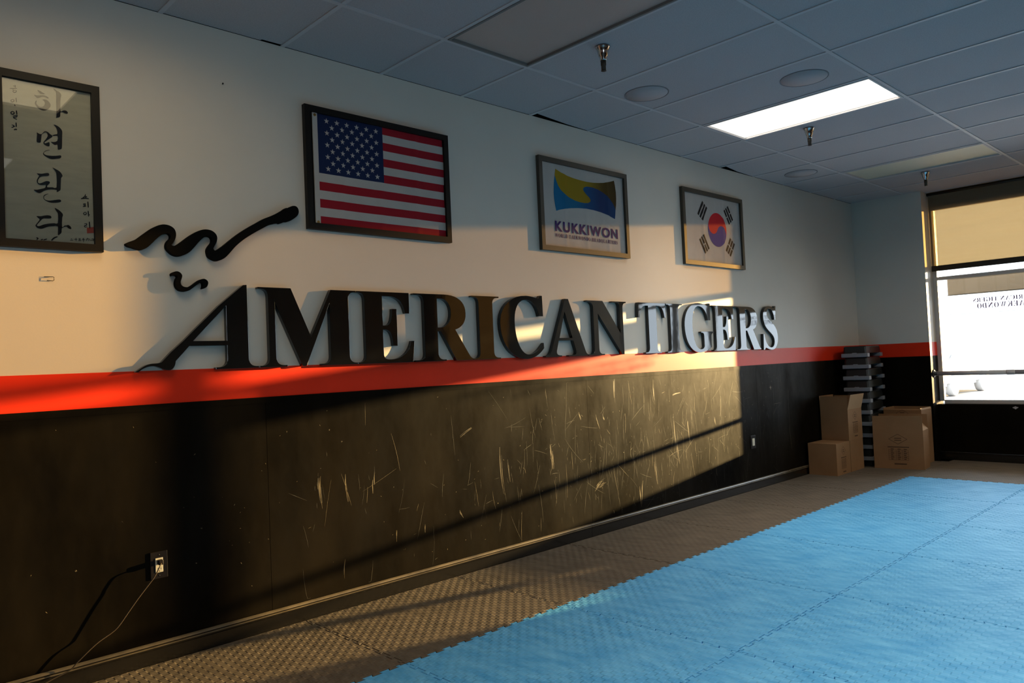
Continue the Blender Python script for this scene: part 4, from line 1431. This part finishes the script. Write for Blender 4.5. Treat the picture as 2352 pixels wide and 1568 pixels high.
ORD = ['first', 'second', 'third', 'fourth', 'fifth', 'sixth', 'seventh', 'eighth', 'ninth']
for k in range(-2, 6):
    x0 = MX + k * MS
    n = 5 - k
    mat_tile('floor_mat', x0, x0 + MS, MY, -0.026, (1, 1, 0, 1), M['foam_black'],
             'black foam puzzle mat along the long wall, %s from the far corner' % ORD[n], 'floor mat', 'black foam floor mats')
X6 = MX + 6 * MS
mat_tile('floor_mat', X6, 7.745, MY, -0.026, (1, 0, 0, 1), M['foam_black'], 'black foam puzzle mat in the far corner under the cardboard boxes', 'floor mat', 'black foam floor mats')
for j in range(3):
    ya, yb = MY - (j + 1) * MS, MY - j * MS
    mat_tile('floor_mat', X6, 7.905, ya, yb, (1, 0, 1, 1), M['foam_black'],
             'black foam puzzle mat under the window, %s to the right of the boxes' % ORD[j], 'floor mat', 'black foam floor mats')
    for k in range(-2 + (j > 0), 6):
        x0 = MX + k * MS
        row = ('row touching the black mats', 'second blue row from wall', 'third blue row from wall')[j]
        mat_tile('floor_mat', x0, x0 + MS, ya, yb, (1, 1, 1, 1), M['foam_blue'],
                 'blue foam puzzle mat, %s from far end, %s' % (ORD[5 - k], row), 'floor mat', 'blue foam floor mats')

# ------------------------------------------------------------------ cardboard boxes
TH = 0.005


def print_panel(bm, face, cx, cz, w_, h_, off):
    """printed diamond, title and table on a face: fn(u, v) -> point"""
    def quad(u0, u1, v0, v1):
        bm.faces.new([bm.verts.new(face(cx + a * w_, cz + b * h_, off)) for a, b in ((u0, v0), (u1, v0), (u1, v1), (u0, v1))])

    def line(a, b, t_):
        a, b = Vector(a), Vector(b)
        d = (b - a).normalized()
        nn = Vector((-d.y, d.x)) * t_
        bm.faces.new([bm.verts.new(face(cx + p.x * w_, cz + p.y * h_, off)) for p in (a + nn, b + nn, b - nn, a - nn)])
    dm = [(0, 0.46), (0.24, 0.31), (0, 0.16), (-0.24, 0.31)]
    for i in range(4): line(dm[i], dm[(i + 1) % 4], 0.006)
    for v in (0.335, 0.275): quad(-0.09, 0.09, v - 0.012, v + 0.012)
    quad(-0.28, 0.28, 0.055, 0.085)
    for i, v in enumerate((-0.02, -0.08, -0.14, -0.20, -0.26, -0.32)):
        quad(-0.26, 0.26, v - 0.004, v + 0.004)
        for u in (-0.2, -0.02, 0.14): quad(u, u + 0.08 - 0.02 * (i % 2), v + 0.015, v + 0.04)
    for u in (-0.26, -0.06, 0.1, 0.255): quad(u, u + 0.006, -0.32, -0.02)
    quad(-0.12, 0.2, -0.46, -0.42)


def flap(bm, a, b, dirv, ln, skew=0.0):
    """hinged flap from edge a-b, extending along dirv by ln"""
    a, b, d = Vector(a), Vector(b), Vector(dirv).normalized() * ln
    e = (b - a).normalized()
    nrm = e.cross(d).normalized() * TH * 0.8
    q = [a, b, b + d - e * skew, a + d + e * skew]
    vs = [bm.verts.new(p) for p in q] + [bm.verts.new(p + nrm) for p in q]
    for i in ((0, 1, 2, 3), (7, 6, 5, 4), (0, 4, 5, 1), (1, 5, 6, 2), (2, 6, 7, 3), (3, 7, 4, 0)):
        bm.faces.new([vs[k] for k in i])


def carton(dx, dy, dz, loc, rz, label, flaps, prints, closed=False):
    """dx along x, dy along y; origin at the base centre"""
    t = thing('cardboard_box', label, 'box', loc, rz, 'brown cardboard boxes in the corner')
    a, b = dx / 2, dy / 2
    bm = bmesh.new()
    box(bm, -a, a, -b, b, 0, TH)
    for q in ((-a, a, -b, -b + TH), (-a, a, b - TH, b), (-a, -a + TH, -b + TH, b - TH), (a - TH, a, -b + TH, b - TH)):
        box(bm, q[0], q[1], q[2], q[3], TH, dz)
    link_bm('carton', bm, [M['card']], t)
    if closed:
        for s in (-1, 1):
            bm = bmesh.new()
            box(bm, -a, a, 0.0015 * s if s > 0 else -b, b if s > 0 else -0.0015, dz, dz + TH * 0.8)
            link_bm('flap', bm, M['card'], t)
    edges = {'front': ((-a, -b, dz), (-a, b, dz)), 'back': ((a, b, dz), (a, -b, dz)), 'right': ((a, -b, dz), (-a, -b, dz)), 'left': ((-a, b, dz), (a, b, dz))}
    outd = {'front': Vector((-1, 0, 0)), 'back': Vector((1, 0, 0)), 'right': Vector((0, -1, 0)), 'left': Vector((0, 1, 0))}
    for nm, lean, ln in flaps:      # lean in degrees outward from vertical
        bm = bmesh.new()
        d = Vector((0, 0, math.cos(math.radians(lean)))) + outd[nm] * math.sin(math.radians(lean))
        flap(bm, edges[nm][0], edges[nm][1], d, ln, 0.003)
        link_bm('flap', bm, M['card_in'] if nm == 'right' else M['card'], t)
    for nm, u, v, pw, ph in prints:
        bm = bmesh.new()
        fn = {'front': lambda p, q, o: (-a - o, -p, q), 'right': lambda p, q, o: (p, -b - o, q)}[nm]
        print_panel(bm, fn, u, v, pw, ph, 0.0006)
        link_bm('print', bm, M['print'], t)
    return t


carton(0.325, 0.288, 0.312, (6.25 + 0.1625, -0.026 - 0.012 - 0.144, 0.0), 0.0, 'closed cardboard box on the floor at the left, nearest the camera of the pile',
       [], [('right', 0.0, 0.15, 0.22, 0.28)], True)
carton(0.325, 0.288, 0.312, (6.58 + 0.1625 + 0.004, -0.026 - 0.012 - 0.144, 0.0), 0.0, 'closed cardboard box on the floor beneath the open upper left box',
       [], [], True)
carton(0.325, 0.288, 0.318, (6.58 + 0.165, -0.026 - 0.016 - 0.140, 0.317), math.radians(-1.5), 'open cardboard box with raised flaps, on top of the two left boxes',
       [('front', -2, 0.135), ('left', 3, 0.14), ('right', 14, 0.155), ('back', 4, 0.13)], [('right', 0.0, 0.16, 0.22, 0.28)])
ang = math.atan2(0.066, 0.479)
fr = (Vector((6.966, -0.397)) + Vector((7.032, -0.876))) / 2
rzF = ang
dvec = Vector((math.cos(rzF), math.sin(rzF)))
cF = fr + dvec * 0.145 + Vector((0.001, -0.006))
carton(0.285, 0.472, 0.395, (cF.x, cF.y, 0.0), rzF, 'large open cardboard box standing in front of the others at the right',
       [('front', 0, 0.148), ('back', -3, 0.150), ('right', -42, 0.14), ('left', -25, 0.13)], [('front', 0.0, 0.20, 0.36, 0.34)])
carton(0.30, 0.385, 0.300, (7.565, -0.560, 0.0), 0.0, 'closed cardboard box on the floor at the back against the window pier', [], [], True)
carton(0.30, 0.385, 0.270, (7.565, -0.558, 0.305), math.radians(-1), 'open cardboard box on top of the rear box beside the window', [('front', -60, 0.02), ('right', -30, 0.02), ('back', 2, 0.02), ('left', 10, 0.02)],
       [('front', 0.0, 0.16, 0.26, 0.24)])

# ------------------------------------------------------------------ exercise steps
def make_step(label):
    t = thing('exercise_step', label, 'exercise step', (0, 0, 0), 0, 'exercise steps stacked in the corner')
    bm = bmesh.new()
    lx, wy = 0.31, 0.125
    lv = []
    for z, sx, sy in ((0.042, 0.985, 0.95), (0.108, 0.955, 0.90), (0.1155, 0.94, 0.87), (0.1185, 0.92, 0.82)):
        lv.append([bm.verts.new((sx * lx * a, sy * wy * b, z)) for a, b in ((-1, -0.86), (-0.97, -1), (0.97, -1), (1, -0.86), (1, 0.86), (0.97, 1), (-0.97, 1), (-1, 0.86))])
    for a, b in zip(lv, lv[1:]):
        for i in range(8): bm.faces.new((a[i], a[(i + 1) % 8], b[(i + 1) % 8], b[i]))
    bm.faces.new(lv[0]); bm.faces.new(lv[-1])
    link_bm('platform', bm, M['plastic'], t)
    for s in (-1, 1):
        bm = bmesh.new()
        x0, x1 = (-lx - 0.012, -lx + 0.075) if s < 0 else (lx - 0.075, lx + 0.012)
        box(bm, x0, x1, -wy - 0.010, wy + 0.010, 0.0, 0.0415, bev=0.006)
        xe = x0 if s < 0 else x1
        prism(bm, [(-0.03, 0.036), (0.03, 0.036), (0.02, 0.049), (-0.02, 0.049)], 'x', xe - s * 0.002, xe - s * 0.006)
        link_bm('end_foot', bm, M['grey_plastic'], t)
    return t


def copy_tree(o, loc, rz, label):
    c = o.copy(); C.objects.link(c)
    c.location = loc; c.rotation_euler = (0, 0, rz); c['label'] = label
    for ch in o.children:
        d = ch.copy(); C.objects.link(d); d.parent = c
    return c


names = ['topmost of the stack', 'second from the top', 'third from the top', 'fourth from the top', 'fifth from the top', 'sixth from the top',
         'seventh from the top', 'eighth from the top', 'ninth from the top', 'lowest of the stack']
p0 = make_step('')
for i in range(10):
    lab = 'black exercise step with grey end feet, %s in the corner' % names[i]
    z = 1.163 - 0.1222 * i
    jit = (0.004, -0.003, -0.014, -0.012, -0.004, 0.004, -0.006, 0.0, 0.003, 0.0)[i]
    loc = (7.335, -0.205 + jit * 0.4, z)
    if i == 0:
        p0.location = loc; p0.rotation_euler = (0, 0, math.radians(7.5)); p0['label'] = lab
    else:
        copy_tree(p0, loc, math.radians(7.5) + 0.01 * math.sin(i * 2.1), lab)
bm = bmesh.new()
box(bm, -0.29, 0.29, -0.11, 0.11, 0.0, 0.0625, bev=0.004)
rb = link_bm('riser_block', bm, M['plastic'], None, (7.335, -0.205, 0.0))
rb.rotation_euler = (0, 0, math.radians(7.5))
tag(rb, 'black riser block under the stack of exercise steps, hidden by boxes', 'riser')

# ------------------------------------------------------------------ outside
bm = bmesh.new()
box(bm, 8.45, 140, -60, 120, -0.30, -0.15)
tag(link_bm('trim_4', bm, M['asphalt']), 'pale asphalt car park outside', kind='structure')
bm = bmesh.new()
box(bm, 8.31, 11.5, -60, 60, -0.30, -0.06)
tag(link_bm('trim_5', bm, M['stucco']), 'pale pavement outside the window', kind='structure')

t = thing('building', 'pale low building across the car park, bleached by the light', 'building', (60, 26, -0.15))
bm = bmesh.new()
box(bm, 0, 12, -30, 40, 0, 3.6)
link_bm('building_wall', bm, M['stucco'], t)
bm = bmesh.new()
prism(bm, [(-0.8, 3.6), (12.8, 3.6), (8, 5.2), (4, 5.2)], 'y', -30.6, 40.6)
link_bm('roof', bm, M['roof'], t)

t = thing('building', 'tall pale block behind the low building across the car park, bleached white', 'building', (78, 9, -0.15))
bm = bmesh.new()
box(bm, 0, 14, -6, 40, 0, 17)  # added block, dims the sky showing through the upper shade
link_bm('building_wall', bm, M['stucco'], t)
t = thing('car', 'pale car parked outside the window, bleached by the light', 'car', (23.2, 3.95, -0.15))
bm = bmesh.new()
side = [(-2.2, 0.28), (-2.22, 0.62), (-2.12, 0.84), (-1.5, 0.90), (-0.95, 1.24), (-0.5, 1.32), (0.25, 1.30), (0.95, 0.92), (1.75, 0.80), (2.1, 0.66), (2.18, 0.42), (2.12, 0.26)]
prism(bm, side, 'y', -0.84, 0.84)
bmesh.ops.bevel(bm, geom=[e for e in bm.edges if abs(e.verts[0].co.y - e.verts[1].co.y) < 1e-5], offset=0.09, segments=3, affect='EDGES')
link_bm('car_body', bm, M['carpaint'], t)
for s in (-1, 1):
    y0, y1 = (s * 0.842, s * 0.836)
    for pr in ([(-1.15, 0.92), (-0.8, 1.20), (-0.15, 1.24), (-0.15, 0.92)], [(-0.08, 0.92), (-0.08, 1.24), (0.2, 1.22), (0.72, 0.92)]):
        bm = bmesh.new()
        prism(bm, pr, 'y', y0, y1)
        link_bm('side_window', bm, M['carglass'], t)
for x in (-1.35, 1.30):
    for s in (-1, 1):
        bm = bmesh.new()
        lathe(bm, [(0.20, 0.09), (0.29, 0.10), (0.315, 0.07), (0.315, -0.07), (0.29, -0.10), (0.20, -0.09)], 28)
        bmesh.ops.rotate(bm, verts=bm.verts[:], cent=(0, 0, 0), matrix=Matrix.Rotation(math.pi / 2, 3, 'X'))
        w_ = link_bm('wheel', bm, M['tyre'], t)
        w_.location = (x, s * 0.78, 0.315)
        bm = bmesh.new()
        lathe(bm, [(0.02, 0.105), (0.19, 0.100), (0.19, -0.100), (0.02, -0.105)], 20)
        bmesh.ops.rotate(bm, verts=bm.verts[:], cent=(0, 0, 0), matrix=Matrix.Rotation(math.pi / 2, 3, 'X'))
        link_bm('hubcap', bm, M['carpaint'], w_)

# daylight through the windows is sampled through these openings
ld = bpy.data.lights.new('daylight_opening', 'AREA')
ld.shape = 'RECTANGLE'
ld.size = W4[1] - W4[0]
ld.size_y = 1.8
ld.cycles.is_portal = True
lo = bpy.data.objects.new('daylight_opening', ld)
C.objects.link(lo)
lo.location = ((W4[0] + W4[1]) / 2, YR - 0.16, 1.6)
lo.rotation_euler = (math.radians(90), 0, 0)
for nm, y0, y1 in (('daylight_opening', W1[0], W1[1]), ('daylight_opening', W2[0], W2[1])):
    ld = bpy.data.lights.new(nm, 'AREA')
    ld.shape = 'RECTANGLE'
    ld.size = HEAD - SILL
    ld.size_y = y1 - y0
    ld.cycles.is_portal = True
    lo = bpy.data.objects.new(nm, ld)
    C.objects.link(lo)
    lo.location = (8.32, (y0 + y1) / 2, (HEAD + SILL) / 2)
    lo.rotation_euler = (0, math.radians(90), 0)

cy = S.cycles
cy.max_bounces = 10
cy.diffuse_bounces = 5
cy.glossy_bounces = 4
cy.transparent_max_bounces = 12
cy.sample_clamp_indirect = 6.0
cy.caustics_reflective = False
cy.caustics_refractive = False
